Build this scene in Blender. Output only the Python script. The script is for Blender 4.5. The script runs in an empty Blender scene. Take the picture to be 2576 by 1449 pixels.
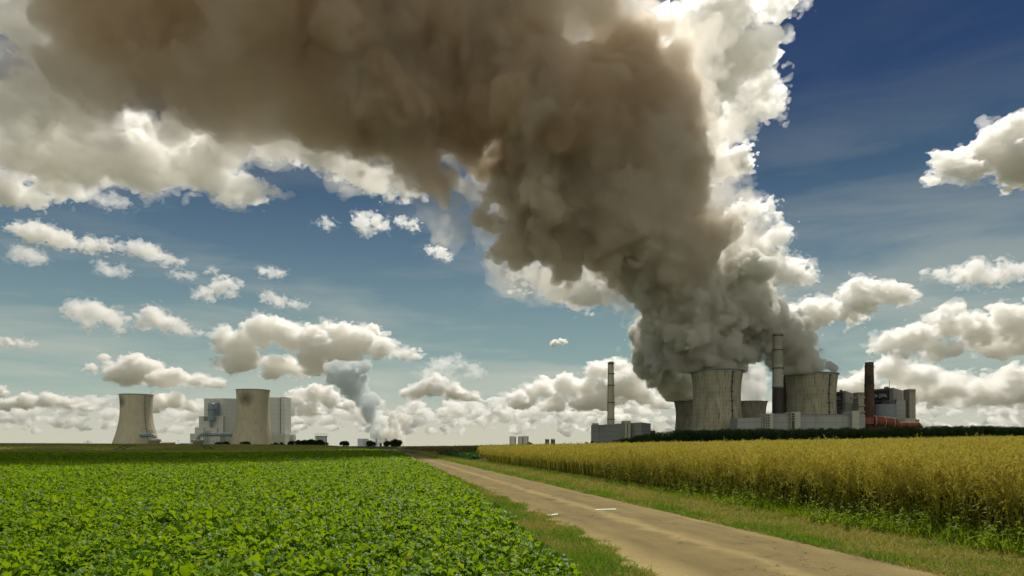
import bpy, bmesh, math, random
import numpy as np
from mathutils import Vector, Matrix

# ------------------------------------------------------------------ camera model
# pixel coordinates below are read off the photograph at 2576 x 1449
F, CX, HY, CZ = 1840.0, 1288.0, 1122.0, 1.65
SC = bpy.context.scene
COL = SC.collection


def at(px, py, D):
    """A picture point at distance D in front of the camera, as a world point."""
    return Vector(((px - CX) / F * D, D, CZ + (HY - py) / F * D))


def make_camera():
    cd = bpy.data.cameras.new("camera")
    cd.sensor_fit = 'HORIZONTAL'
    cd.sensor_width = 36.0
    cd.lens = 36.0 * F / 2576.0
    cd.shift_y = (HY - 724.5) / 2576.0
    cd.clip_start = 0.1
    cd.clip_end = 60000.0
    co = bpy.data.objects.new("camera", cd)
    co.location = (0, 0, CZ)
    co.rotation_euler = (math.radians(90), 0, 0)
    COL.objects.link(co)
    SC.camera = co


SUN_EL, SUN_AZ = math.radians(50.0), math.radians(14.0)     # ahead of the camera, a little to the right


# ------------------------------------------------------------------ bookkeeping
def tag(o, label=None, cat=None, group=None, kind=None):
    if label: o["label"] = label
    if cat: o["category"] = cat
    if group: o["group"] = group
    if kind: o["kind"] = kind
    return o


def thing(name, label, cat, loc=(0, 0, 0), group=None):
    o = bpy.data.objects.new(name, None)
    COL.objects.link(o)
    o.location = loc
    o.empty_display_size = 1.0
    return tag(o, label, cat, group)


def link_mesh(name, me, mat=None, parent=None, loc=None):
    o = bpy.data.objects.new(name, me)
    if mat is not None and not me.materials:
        me.materials.append(mat)
    COL.objects.link(o)
    if parent is not None:
        o.parent = parent
        if loc is None:
            loc = (0, 0, 0)
    if loc is not None:
        o.location = loc
    return o


def mesh_np(name, verts, faces, smooth=False):
    """verts (n,3), faces (m,3) or (m,4) as arrays."""
    verts = np.ascontiguousarray(verts, dtype=np.float32)
    faces = np.ascontiguousarray(faces, dtype=np.int32)
    me = bpy.data.meshes.new(name)
    m, k = faces.shape
    me.vertices.add(len(verts))
    me.vertices.foreach_set("co", verts.ravel())
    me.loops.add(m * k)
    me.loops.foreach_set("vertex_index", faces.ravel())
    me.polygons.add(m)
    me.polygons.foreach_set("loop_start", np.arange(0, m * k, k, dtype=np.int32))
    if smooth:
        me.polygons.foreach_set("use_smooth", np.ones(m, dtype=bool))
    me.update(calc_edges=True)
    return me


# ------------------------------------------------------------------ node helpers
def new_mat(name):
    m = bpy.data.materials.new(name)
    m.use_nodes = True
    nt = m.node_tree
    nt.nodes.clear()
    out = nt.nodes.new("ShaderNodeOutputMaterial")
    return m, nt, out


def N(nt, typ, **kw):
    n = nt.nodes.new(typ)
    for k, v in kw.items():
        if k.startswith("i_"):
            key = k[2:].replace("__", " ")
            n.inputs[key].default_value = v
        else:
            setattr(n, k, v)
    return n


def L(nt, a, b):
    nt.links.new(a, b)


def ramp(nt, fac, stops, interp='LINEAR'):
    r = nt.nodes.new("ShaderNodeValToRGB")
    r.color_ramp.interpolation = interp
    els = r.color_ramp.elements
    while len(els) < len(stops):
        els.new(0.5)
    for e, (p, c) in zip(els, stops):
        e.position = p
        e.color = (c[0], c[1], c[2], 1.0) if hasattr(c, '__len__') else (c, c, c, 1.0)
    L(nt, fac, r.inputs[0])
    return r.outputs[0]


def mixc(nt, fac, a, b, mode='MIX'):
    m = nt.nodes.new("ShaderNodeMix")
    m.data_type = 'RGBA'
    m.blend_type = mode
    for sock, v in ((m.inputs[0], fac), (m.inputs[6], a), (m.inputs[7], b)):
        if hasattr(v, 'is_linked'):
            L(nt, v, sock)
        elif hasattr(v, '__len__'):
            sock.default_value = (v[0], v[1], v[2], 1.0)
        elif sock.type == 'RGBA':
            sock.default_value = (v, v, v, 1.0)
        else:
            sock.default_value = v
    return m.outputs[2]


def math_n(nt, op, a, b=None, clamp=False):
    m = nt.nodes.new("ShaderNodeMath")
    m.operation = op
    m.use_clamp = clamp
    for sock, v in ((m.inputs[0], a), (m.inputs[1], b)):
        if v is None:
            continue
        if hasattr(v, 'is_linked'):
            L(nt, v, sock)
        else:
            sock.default_value = v
    return m.outputs[0]


def coords(nt, scale=(1, 1, 1), kind='Object', rot=(0, 0, 0)):
    tc = nt.nodes.new("ShaderNodeTexCoord")
    mp = nt.nodes.new("ShaderNodeMapping")
    mp.inputs['Scale'].default_value = scale
    mp.inputs['Rotation'].default_value = rot
    L(nt, tc.outputs[kind], mp.inputs[0])
    return mp.outputs[0]


def noise(nt, vec, scale, detail=5.0, rough=0.55, dist=0.0):
    n = nt.nodes.new("ShaderNodeTexNoise")
    n.inputs['Scale'].default_value = scale
    n.inputs['Detail'].default_value = detail
    n.inputs['Roughness'].default_value = rough
    n.inputs['Distortion'].default_value = dist
    if vec is not None:
        L(nt, vec, n.inputs['Vector'])
    return n.outputs[0]


def principled(nt, out, color, rough=0.8, spec=0.3, metal=0.0, normal=None):
    p = nt.nodes.new("ShaderNodeBsdfPrincipled")
    for nm, v in (('Base Color', color), ('Roughness', rough)):
        s = p.inputs[nm]
        if hasattr(v, 'is_linked'):
            L(nt, v, s)
        elif hasattr(v, '__len__'):
            s.default_value = (v[0], v[1], v[2], 1.0)
        else:
            s.default_value = v
    p.inputs['Specular IOR Level'].default_value = spec
    p.inputs['Metallic'].default_value = metal
    if normal is not None:
        L(nt, normal, p.inputs['Normal'])
    L(nt, p.outputs[0], out.inputs['Surface'])
    return p


def bump(nt, height, strength=0.3, distance=0.1):
    b = nt.nodes.new("ShaderNodeBump")
    b.inputs['Strength'].default_value = strength
    b.inputs['Distance'].default_value = distance
    L(nt, height, b.inputs['Height'])
    return b.outputs[0]
# ------------------------------------------------------------------ steam and clouds: closed shells filled with even vapour
def spline_rows(n, m, phase):
    """(n, m) matrix that interpolates m lattice values to n samples with a cubic B-spline."""
    t = np.linspace(0, m - 4.001, n) + 0 * phase
    i = np.floor(t).astype(int)
    u = (t - i).astype(np.float32)
    W = np.zeros((n, m), np.float32)
    r = np.arange(n)
    W[r, i] = (1 - u) ** 3 / 6
    W[r, i + 1] = (3 * u ** 3 - 6 * u ** 2 + 4) / 6
    W[r, i + 2] = (-3 * u ** 3 + 3 * u ** 2 + 3 * u + 1) / 6
    W[r, i + 3] = u ** 3 / 6
    return W


def vnoise(shape, cell, rng, stretch=(1, 1, 1)):
    """smooth random field, about -1..1, features of CELL voxels"""
    ms = [max(5, int(round(s / (cell * st))) + 4) for s, st in zip(shape, stretch)]
    lat = rng.standard_normal(ms).astype(np.float32)
    for ax in range(3):
        W = spline_rows(shape[ax], ms[ax], 0)
        lat = np.moveaxis(np.tensordot(W, lat, axes=(1, ax)), 0, ax)
    return lat * 1.9


def surface_nets(f):
    s = f > 0
    nx, ny, nz = f.shape
    c = np.zeros((nx - 1, ny - 1, nz - 1), np.uint8)
    for dx in (0, 1):
        for dy in (0, 1):
            for dz in (0, 1):
                c += s[dx:nx - 1 + dx, dy:ny - 1 + dy, dz:nz - 1 + dz]
    act = np.argwhere((c > 0) & (c < 8))
    idx = np.full(c.shape, -1, np.int32)
    idx[act[:, 0], act[:, 1], act[:, 2]] = np.arange(len(act), dtype=np.int32)
    vals = {}
    for dx in (0, 1):
        for dy in (0, 1):
            for dz in (0, 1):
                vals[dx, dy, dz] = f[act[:, 0] + dx, act[:, 1] + dy, act[:, 2] + dz]
    acc = np.zeros((len(act), 3), np.float32)
    cnt = np.zeros(len(act), np.float32)
    corners = [(a, b, d) for a in (0, 1) for b in (0, 1) for d in (0, 1)]
    for p in corners:
        for ax in range(3):
            if p[ax] == 0:
                q = list(p); q[ax] = 1; q = tuple(q)
                va, vb = vals[p], vals[q]
                m = (va > 0) != (vb > 0)
                t = np.where(m, va / np.where(m, va - vb, 1), 0).astype(np.float32)
                for k in range(3):
                    acc[:, k] += np.where(m, p[k] + (t if k == ax else 0), 0)
                cnt += m
    v = act + acc / cnt[:, None]
    quads = []
    for ax in range(3):
        a = [slice(None)] * 3; b = [slice(None)] * 3
        a[ax] = slice(0, -1); b[ax] = slice(1, None)
        ch = s[tuple(a)] != s[tuple(b)]
        e = np.argwhere(ch)
        o1, o2 = [(1, 2), (2, 0), (0, 1)][ax]
        e = e[(e[:, o1] > 0) & (e[:, o2] > 0) & (e[:, o1] < f.shape[o1] - 1) & (e[:, o2] < f.shape[o2] - 1)]
        st = s[tuple(e.T)]
        d1 = np.zeros(3, int); d1[o1] = 1
        d2 = np.zeros(3, int); d2[o2] = 1
        q = np.stack([idx[tuple((e - d1 - d2).T)], idx[tuple((e - d2).T)], idx[tuple(e.T)], idx[tuple((e - d1).T)]], 1)
        q[~st] = q[~st][:, ::-1]
        quads.append(q)
    return v, np.concatenate(quads)


def vapour_mesh(name, puffs, vox, seed, med=12, bumps=(), ragged=(), flat=None, cut=None, squash=1.0, grow=0.0):
    """PUFFS: rows x, y, z, r (metres). Medium puffs grow on the big ones; BUMPS = (amplitude, size) of the
    cauliflower relief, RAGGED = (amplitude, size) of torn relief. FLAT lifts what hangs under that height."""
    rng = np.random.default_rng(seed)
    P = np.array(puffs, np.float32)
    P[:, 2] *= squash
    if flat is not None: flat = flat * squash
    rows = [P]
    for x, y, z, r in P:
        d = rng.standard_normal((med, 3)); d /= np.linalg.norm(d, axis=1)[:, None]
        rr = r * rng.uniform(.28, .5, med)
        c = np.array([x, y, z]) + d * (r * rng.uniform(.78, 1.0, med))[:, None]
        rows.append(np.column_stack([c, rr]).astype(np.float32))
    A = np.concatenate(rows)
    pad = vox * 4 + grow + sum(a for a, _ in bumps) + sum(a for a, _ in ragged)
    lo = (A[:, :3] - A[:, 3:]).min(0) - pad
    hi = (A[:, :3] + A[:, 3:]).max(0) + pad
    if cut is not None:
        lo = np.maximum(lo, cut[0]); hi = np.minimum(hi, cut[1])
    n = np.ceil((hi - lo) / vox).astype(int) + 1
    f = np.full(n, -2.6 * pad, np.float32)
    ax = [lo[k] + vox * np.arange(n[k], dtype=np.float32) for k in range(3)]
    for x, y, z, r in A:
        R = r + pad
        sl = []
        for k, cc in enumerate((x, y, z)):
            a = max(0, int((cc - R - lo[k]) / vox)); b = min(n[k], int((cc + R - lo[k]) / vox) + 2)
            sl.append(slice(a, b))
        if any(s_.stop <= s_.start for s_ in sl):
            continue
        d = np.sqrt((ax[0][sl[0]] - x)[:, None, None] ** 2 + (ax[1][sl[1]] - y)[None, :, None] ** 2 + (ax[2][sl[2]] - z)[None, None, :] ** 2)
        np.maximum(f[tuple(sl)], r - d, out=f[tuple(sl)])
    f += grow
    for a, sz in bumps:
        f += a * (np.abs(vnoise(n, sz / vox, rng)) * 1.6 - 0.8)
    for a, sz in ragged:
        f += a * vnoise(n, sz / vox, rng)
    if flat is not None:
        f = np.minimum(f, (ax[2] - flat)[None, None, :])
    f[0], f[-1] = -1, -1
    f[:, 0], f[:, -1] = -1, -1
    f[:, :, 0], f[:, :, -1] = -1, -1
    v, q = surface_nets(f)
    v = v * vox + lo
    v[:, 2] /= squash
    return mesh_np(name, v, q)


def vapour_mat(name, color, density, aniso=0.5):
    m, nt, out = new_mat(name)
    p = N(nt, "ShaderNodeVolumePrincipled")
    p.inputs['Color'].default_value = (*color, 1)
    p.inputs['Density'].default_value = density
    p.inputs['Anisotropy'].default_value = aniso
    L(nt, p.outputs[0], out.inputs['Volume'])
    return m
# ------------------------------------------------------------------ solid shapes
def S(r, g, b):
    return tuple(((c / 255) / 12.92) if c / 255 <= 0.04045 else (((c / 255) + 0.055) / 1.055) ** 2.4 for c in (r, g, b))


class MB:
    """Collects faces of one mesh, in the local space of an origin."""

    def __init__(self, origin=(0, 0, 0)):
        self.v, self.f, self.o = [], [], Vector(origin)

    def add(self, vs, fs):
        k = len(self.v)
        self.v += [tuple(Vector(p) - self.o) for p in vs]
        self.f += [tuple(i + k for i in f) for f in fs]

    def prism(self, pts, z0, z1):
        n = len(pts)
        z0 = z0 if hasattr(z0, '__len__') else [z0] * n
        z1 = z1 if hasattr(z1, '__len__') else [z1] * n
        vs = [(p[0], p[1], z) for p, z in zip(pts, z0)] + [(p[0], p[1], z) for p, z in zip(pts, z1)]
        fs = [tuple(range(n))[::-1], tuple(range(n, 2 * n))] + [(i, (i + 1) % n, n + (i + 1) % n, n + i) for i in range(n)]
        self.add(vs, fs)
        return self

    def box(self, x0, x1, y0, y1, z0, z1):
        return self.prism([(x0, y0), (x1, y0), (x1, y1), (x0, y1)], z0, z1)

    def lathe(self, c, prof, seg=48, close=False):
        vs, fs = [], []
        for r, z in prof:
            for k in range(seg):
                a = 2 * math.pi * k / seg
                vs.append((c[0] + r * math.cos(a), c[1] + r * math.sin(a), z))
        n = len(prof)
        for i in range(n if close else n - 1):
            j = (i + 1) % n
            for k in range(seg):
                k2 = (k + 1) % seg
                fs.append((i * seg + k, i * seg + k2, j * seg + k2, j * seg + k))
        self.add(vs, fs)
        return self

    def cyl(self, c, r, z0, z1, seg=24, r1=None):
        r1 = r if r1 is None else r1
        self.lathe(c, [(0.01, z0), (r, z0), (r1, z1), (0.01, z1)], seg)
        return self

    def tube(self, path, r, seg=16, cap=True):
        path = [Vector(p) for p in path]
        n = len(path)
        rr = r if hasattr(r, '__len__') else [r] * n
        vs, fs = [], []
        up0 = Vector((0, 0, 1))
        for i, p in enumerate(path):
            t = (path[min(i + 1, n - 1)] - path[max(i - 1, 0)]).normalized()
            a = t.cross(up0)
            if a.length < 0.05:
                a = t.cross(Vector((0, 1, 0)))
            a.normalize(); b = a.cross(t)
            for k in range(seg):
                w = 2 * math.pi * k / seg
                vs.append(p + a * (rr[i] * math.cos(w)) + b * (rr[i] * math.sin(w)))
        for i in range(n - 1):
            for k in range(seg):
                k2 = (k + 1) % seg
                fs.append((i * seg + k, i * seg + k2, (i + 1) * seg + k2, (i + 1) * seg + k))
        if cap:
            fs += [tuple(range(seg))[::-1], tuple(range((n - 1) * seg, n * seg))]
        self.add(vs, fs)
        return self

    def bar(self, a, b, w):
        return self.tube([a, b], w * .7, seg=4)

    def build(self, name, mat, parent=None, smooth=False, loc=None):
        me = bpy.data.meshes.new(name)
        me.from_pydata(self.v, [], self.f)
        bm = bmesh.new(); bm.from_mesh(me)
        bmesh.ops.recalc_face_normals(bm, faces=bm.faces)
        bm.to_mesh(me); bm.free()
        if smooth:
            me.polygons.foreach_set("use_smooth", [True] * len(me.polygons))
            me.set_sharp_from_angle(angle=math.radians(40))
        return link_mesh(name, me, mat, parent, loc if loc is not None else (None if parent else self.o))


def wx(px, D): return (px - CX) / F * D
def wz(py, D): return CZ + (HY - py) / F * D


def corner(D, xa, xb, xc, da, dc):
    """footprint of a block whose near vertical edge stands at picture column xb (distance D), its two seen walls
    running to columns xa (da further away) and xc (dc further away)"""
    A = Vector((wx(xa, D + da), D + da)); B = Vector((wx(xb, D), D)); C = Vector((wx(xc, D + dc), D + dc))
    return [A, B, C, A + C - B]


# ------------------------------------------------------------------ materials of the works
def mat_concrete(name, base, dark, streak=0.6, stain=None, ribs=110):
    m, nt, out = new_mat(name)
    tc = nt.nodes.new("ShaderNodeTexCoord")
    sp = nt.nodes.new("ShaderNodeSeparateXYZ"); L(nt, tc.outputs['Object'], sp.inputs[0])
    ang = math_n(nt, 'ARCTAN2', sp.outputs[1], sp.outputs[0])
    cb = nt.nodes.new("ShaderNodeCombineXYZ")
    L(nt, math_n(nt, 'MULTIPLY', ang, 18.0), cb.inputs[0])
    L(nt, math_n(nt, 'MULTIPLY', sp.outputs[2], 0.022), cb.inputs[1])
    fine = noise(nt, cb.outputs[0], 2.2, 6, .65)
    cb2 = nt.nodes.new("ShaderNodeCombineXYZ")
    L(nt, math_n(nt, 'MULTIPLY', ang, 5.0), cb2.inputs[0])
    L(nt, math_n(nt, 'MULTIPLY', sp.outputs[2], 0.03), cb2.inputs[1])
    broad = noise(nt, cb2.outputs[0], 1.0, 5, .6)
    rib = math_n(nt, 'SINE', math_n(nt, 'MULTIPLY', ang, float(ribs)))
    ribf = math_n(nt, 'MULTIPLY_ADD', rib, .1)
    band = math_n(nt, 'SINE', math_n(nt, 'MULTIPLY', sp.outputs[2], 0.9))
    s = math_n(nt, 'ADD', math_n(nt, 'MULTIPLY', fine, .6), math_n(nt, 'MULTIPLY', broad, .4))
    s = math_n(nt, 'ADD', s, math_n(nt, 'MULTIPLY', rib, .05))
    s = math_n(nt, 'ADD', s, math_n(nt, 'MULTIPLY', band, .012))
    col = ramp(nt, s, [(.36, dark), (.49, [d + (b - d) * (1 - streak * .55) for d, b in zip(dark, base)]), (.66, base)])
    lift = math_n(nt, 'LESS_THAN', math_n(nt, 'FRACT', math_n(nt, 'DIVIDE', sp.outputs[2], 7.0)), .12)
    col = mixc(nt, math_n(nt, 'MULTIPLY', lift, .22), col, dark)
    patch = noise(nt, tc.outputs['Object'], .05, 5, .6)
    col = mixc(nt, math_n(nt, 'MULTIPLY', patch, .45), col, [b * .72 for b in base])
    if stain:   # a round sooty stain where the flue gas touches the shell
        d = nt.nodes.new("ShaderNodeVectorMath"); d.operation = 'DISTANCE'
        L(nt, tc.outputs['Object'], d.inputs[0]); d.inputs[1].default_value = stain[0]
        k = math_n(nt, 'SUBTRACT', 1.0, math_n(nt, 'DIVIDE', d.outputs['Value'], stain[1]), True)
        k = math_n(nt, 'MULTIPLY', math_n(nt, 'POWER', k, .8), .8)
        col = mixc(nt, k, col, (.035, .035, .03))
    principled(nt, out, col, .9, .2)
    return m


def mat_cladding(name, base, line=0.75, pitch=6.0, vpitch=30.0, var=.12, rough=.55):
    """sheet-metal cladding: sheet joints at every PITCH metres of height"""
    m, nt, out = new_mat(name)
    tc = nt.nodes.new("ShaderNodeTexCoord")
    sp = nt.nodes.new("ShaderNodeSeparateXYZ"); L(nt, tc.outputs['Object'], sp.inputs[0])
    fr = math_n(nt, 'FRACT', math_n(nt, 'DIVIDE', sp.outputs[2], pitch))
    ln = math_n(nt, 'LESS_THAN', fr, .1)
    fx = math_n(nt, 'FRACT', math_n(nt, 'DIVIDE', math_n(nt, 'ADD', sp.outputs[0], math_n(nt, 'MULTIPLY', sp.outputs[1], .37)), vpitch))
    lx = math_n(nt, 'LESS_THAN', fx, .03)
    ln = math_n(nt, 'MAXIMUM', ln, lx)
    n1 = noise(nt, coords(nt, (.03, .03, .015)), 1.0, 6, .6)
    n2 = noise(nt, coords(nt, (.5, .5, .03)), 1.0, 4, .6)
    v = math_n(nt, 'ADD', math_n(nt, 'MULTIPLY', n1, .6), math_n(nt, 'MULTIPLY', n2, .4))
    col = ramp(nt, v, [(.3, [b * (1 - 2 * var) for b in base]), (.7, [b * (1 + var) for b in base])])
    col = mixc(nt, math_n(nt, 'MULTIPLY', ln, 1 - line), col, [b * .35 for b in base])
    principled(nt, out, col, rough, .35)
    return m


def mat_plain(name, base, rough=.6, var=.15, scale=.2, spec=.3, metal=0.0, stretch=(1, 1, 1)):
    m, nt, out = new_mat(name)
    n1 = noise(nt, coords(nt, tuple(scale * s for s in stretch)), 1.0, 6, .62)
    col = ramp(nt, n1, [(.3, [b * (1 - 2 * var) for b in base]), (.7, [b * (1 + var) for b in base])])
    principled(nt, out, col, rough, spec, metal)
    return m


M = {}
def make_materials():
    M['clad_white'] = mat_cladding('white_cladding', (.5, .52, .46), .82, 16, 60, .06)
    M['clad_grey'] = mat_cladding('grey_cladding', (.26, .275, .255), .62, 9.5, 42, .10)
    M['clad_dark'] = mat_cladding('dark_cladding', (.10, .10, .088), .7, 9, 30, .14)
    M['clad_beige'] = mat_cladding('beige_cladding', (.27, .255, .2), .7, 11, 34, .12)
    M['stair'] = mat_plain('pale_render', (.38, .385, .31), .8, .08, .1)
    M['dark_steel'] = mat_plain('dark_steel', (.045, .05, .05), .5, .3, .3)
    M['grey_steel'] = mat_plain('grey_steel', (.16, .19, .2), .5, .2, .3)
    M['blue_steel'] = mat_plain('blue_grey_steel', (.20, .27, .30), .45, .2, .2)
    M['pale_steel'] = mat_plain('pale_steel', (.42, .46, .47), .4, .12, .2)
    M['tan'] = mat_plain('tan_concrete', (.34, .31, .23), .85, .2, .2)
    M['orange'] = mat_plain('rust_orange_paint', (.22, .065, .035), .7, .3, .1, stretch=(1, 1, .4))
    M['red'] = mat_plain('dull_red_paint', (.22, .045, .03), .6, .25, .2)
    M['brick'] = mat_plain('red_brown_brick', (.085, .052, .038), .9, .3, .12, stretch=(1, 1, .35))
    M['soot'] = mat_plain('sooty_brown', (.05, .04, .035), .9, .3, .12, stretch=(1.5, 1.5, .2))
    M['flue'] = mat_plain('weathered_flue_concrete', (.5, .47, .36), .9, .16, .16, stretch=(1, 1, .3))
    M['flue_light'] = mat_plain('pale_flue_concrete', (.58, .57, .48), .9, .1, .12, stretch=(1, 1, .3))
    M['flue_dim'] = mat_plain('backlit_flue_dark', (.24, .235, .18), .9, .14, .14, stretch=(1, 1, .3))  # flue colour darkened to give the tall chimney its backlit shade
    M['flue_dim_light'] = mat_plain('backlit_flue_pale', (.29, .29, .24), .9, .1, .12, stretch=(1, 1, .3))  # same backlit darkening put into the paler flue colour
    M['void'] = mat_plain('dark_opening', (.012, .012, .012), .9, .2, .5)
    M['far_blue'] = mat_plain('hazed_blue_cladding', (.5, .56, .6), .7, .04, .05)  # pale blue of distant haze put into the cladding colour
    M['far_grey'] = mat_plain('hazed_grey_concrete', (.42, .46, .46), .8, .05, .05)  # same distance haze put into the concrete colour
    M['bark'] = mat_plain('bark', (.06, .045, .03), .95, .3, 3)


# ------------------------------------------------------------------ cooling towers and chimneys
def cooling_tower(label, cx, D, rim_y, rim_hw, throat_hw, base_hw, throat=.27, ladder=None, mat=None, group=None, lad_mat=None, zbase=0.0):
    s = D / F
    c = (wx(cx, D), D)
    H = wz(rim_y, D) - zbase
    rr, rt, rb = rim_hw * s, throat_hw * s, base_hw * s
    t = thing("cooling_tower", label, "cooling tower", (c[0], c[1], zbase), group)
    zt = H * (1 - throat)

    def rad(z):
        if z < zt:
            b = math.sqrt(rb * rb - rt * rt) / zt
            return math.sqrt(rt * rt + (b * (z - zt)) ** 2)
        b = math.sqrt(max(rr * rr - rt * rt, .01)) / (H - zt)
        return math.sqrt(rt * rt + (b * (z - zt)) ** 2)
    zs = [H * k / 28 for k in range(29)]
    prof = [(rad(z), z) for z in zs] + [(rad(z) - 1.0, z) for z in zs[::-1]]
    MB().lathe((0, 0), prof, 96, True).build("shell", mat, t, True)
    MB().lathe((0, 0), [(rad(H) + .02, H - 1.6), (rad(H) + 1.5, H - 1.3), (rad(H) + 1.5, H + .5), (rad(H) - 1.2, H + .5), (rad(H) - 1.2, H + .05)], 96).build("rim", M['grey_steel' if group else 'tan'], t, True)
    if ladder is not None:
        # a stair cage climbing the shell on the side that faces the camera
        base_ang = math.atan2(-c[1], -c[0])
        a = base_ang + math.asin(ladder)
        ux, uy = math.cos(a), math.sin(a); tx, ty = -uy, ux
        mb = MB()
        n = 15
        for k in range(n):
            z0, z1 = H * .03 + H * .93 * k / n, H * .03 + H * .93 * (k + 1) / n
            r0, r1 = rad(z0) + 1.0, rad(z1) + 1.0
            sgn = 1 if k % 2 else -1
            w = 1.0
            mb.bar((ux * r0 + tx * w * sgn, uy * r0 + ty * w * sgn, z0), (ux * r1 - tx * w * sgn, uy * r1 - ty * w * sgn, z1), .75)
            mb.bar((ux * r0, uy * r0, z0), (ux * r1, uy * r1, z1), .9)
            if k % 2 == 0:
                p = [(ux * (r1 - 1.4) + tx * q, uy * (r1 - 1.4) + ty * q) for q in (-2.2, 2.2)] + [(ux * (r1 + 1.2) + tx * q, uy * (r1 + 1.2) + ty * q) for q in (2.2, -2.2)]
                mb.prism(p, z1 - .25, z1 + 1.1)
        mb.build("stair_cage", lad_mat or M['dark_steel'], t)
    return t


def chimney(label, cx, D, top_y, top_hw, base_y, base_hw, bands, rings=(), group=None, base_z=None, ports=True):
    """BANDS: (fraction from, fraction to, material name) upward; the shaft stands on the ground"""
    s = D / F
    x = wx(cx, D)
    z1 = wz(top_y, D); zb = wz(base_y, D)
    k = (base_hw - top_hw) * s / (z1 - zb)
    rad = lambda z: top_hw * s + k * (z1 - z)
    z0 = 0.0
    t = thing("chimney", label, "chimney", (x, D, z0), group)
    for f0, f1, mn in bands:
        a, b = zb + (z1 - zb) * f0 if f0 > 0 else z0, zb + (z1 - zb) * f1
        prof = [(rad(a), a), (rad((a + b) / 2), (a + b) / 2), (rad(b), b)]
        if f1 >= 1:
            prof += [(rad(b) * .82, b), (rad(b) * .8, b - 8)]
        MB().lathe((0, 0), prof, 32).build("shaft", M[mn], t, True)
    for f in rings:
        z = zb + (z1 - zb) * f
        mb = MB().lathe((0, 0), [(rad(z) - .05, z), (rad(z) + 1.3, z), (rad(z) + 1.3, z + 1.3), (rad(z) + 1.15, z + 1.3), (rad(z) + 1.15, z + .3), (rad(z) - .05, z + .3)], 32)
        mb.build("platform", M['dark_steel'], t)
    mb = MB()
    a = math.atan2(-D, -x) - 1.25
    ra = rad(z0) + .4, rad(z1) + .4
    mb.bar((math.cos(a) * ra[0], math.sin(a) * ra[0], z0), (math.cos(a) * ra[1], math.sin(a) * ra[1], z1 - 2), .6)
    mb.build("ladder", M['dark_steel'], t)
    if ports:
        face = math.atan2(-D, -x)
        for j in range(-2, 3):
            mb = MB()
            an = face + j * .5
            r = rad(z1 - 5)
            cx_, cy_ = math.cos(an), math.sin(an)
            w = .55
            mb.prism([((r - .5) * cx_ - w * cy_, (r - .5) * cy_ + w * cx_), ((r + .06) * cx_ - w * cy_, (r + .06) * cy_ + w * cx_),
                      ((r + .06) * cx_ + w * cy_, (r + .06) * cy_ - w * cx_), ((r - .5) * cx_ + w * cy_, (r - .5) * cy_ - w * cx_)], z1 - 6.2, z1 - 3.6)
            mb.build("port", M['void'], t)
    return t


def block(mb, D, xa, xb, xc, top, da=30, dc=30, base=None, top_a=None, top_c=None):
    """a wall block seen over its near corner; tops given as picture rows at the three seen edges"""
    p = corner(D, xa, xb, xc, da, dc)
    zb = wz(top, D)
    za = wz(top_a, D + da) if top_a is not None else zb
    zc = wz(top_c, D + dc) if top_c is not None else zb
    z0 = 0.0 if base is None else wz(base, D)
    mb.prism(p, z0, [za, zb, zc, za + zc - zb])
    return p


def front(mb, D, x0, x1, top, base=None, depth=30, top1=None):
    """a block with its front wall square to the view direction, between two picture columns"""
    z0 = 0.0 if base is None else wz(base, D)
    z1 = wz(top, D); z1b = wz(top1, D) if top1 is not None else z1
    mb.prism([(wx(x0, D), D), (wx(x1, D), D), (wx(x1, D), D + depth), (wx(x0, D), D + depth)], z0, [z1, z1b, z1b, z1])
# ------------------------------------------------------------------ the power station on the right (about 1.2 km away)
def c2(x, y): return (2300 + x / 3.623) / 1.59006, (1400 + y / 3.623) / 1.59006
def c3(x, y): return (2650 + x / 2.898) / 1.59006, (1280 + y / 2.898) / 1.59006
def c4(x, y): return (3050 + x / 3.0186) / 1.59006, (1300 + y / 3.0186) / 1.59006
def c1(x, y): return (400 + x / 2.576) / 1.59006, (1500 + y / 2.576) / 1.59006
def c5(x, y): return (1250 + x / 2.576) / 1.59006, (1400 + y / 2.576) / 1.59006


def windows(parent, o, D, xs, ys, w, h, out=.12):
    for x in xs:
        for y in ys:
            mb = MB(o)
            X, Z = wx(x, D), wz(y, D)
            mb.box(X - w / 2, X + w / 2, D - out, D + .6, Z - h / 2, Z + h / 2)
            mb.build("window", M['void'], parent)


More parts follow.
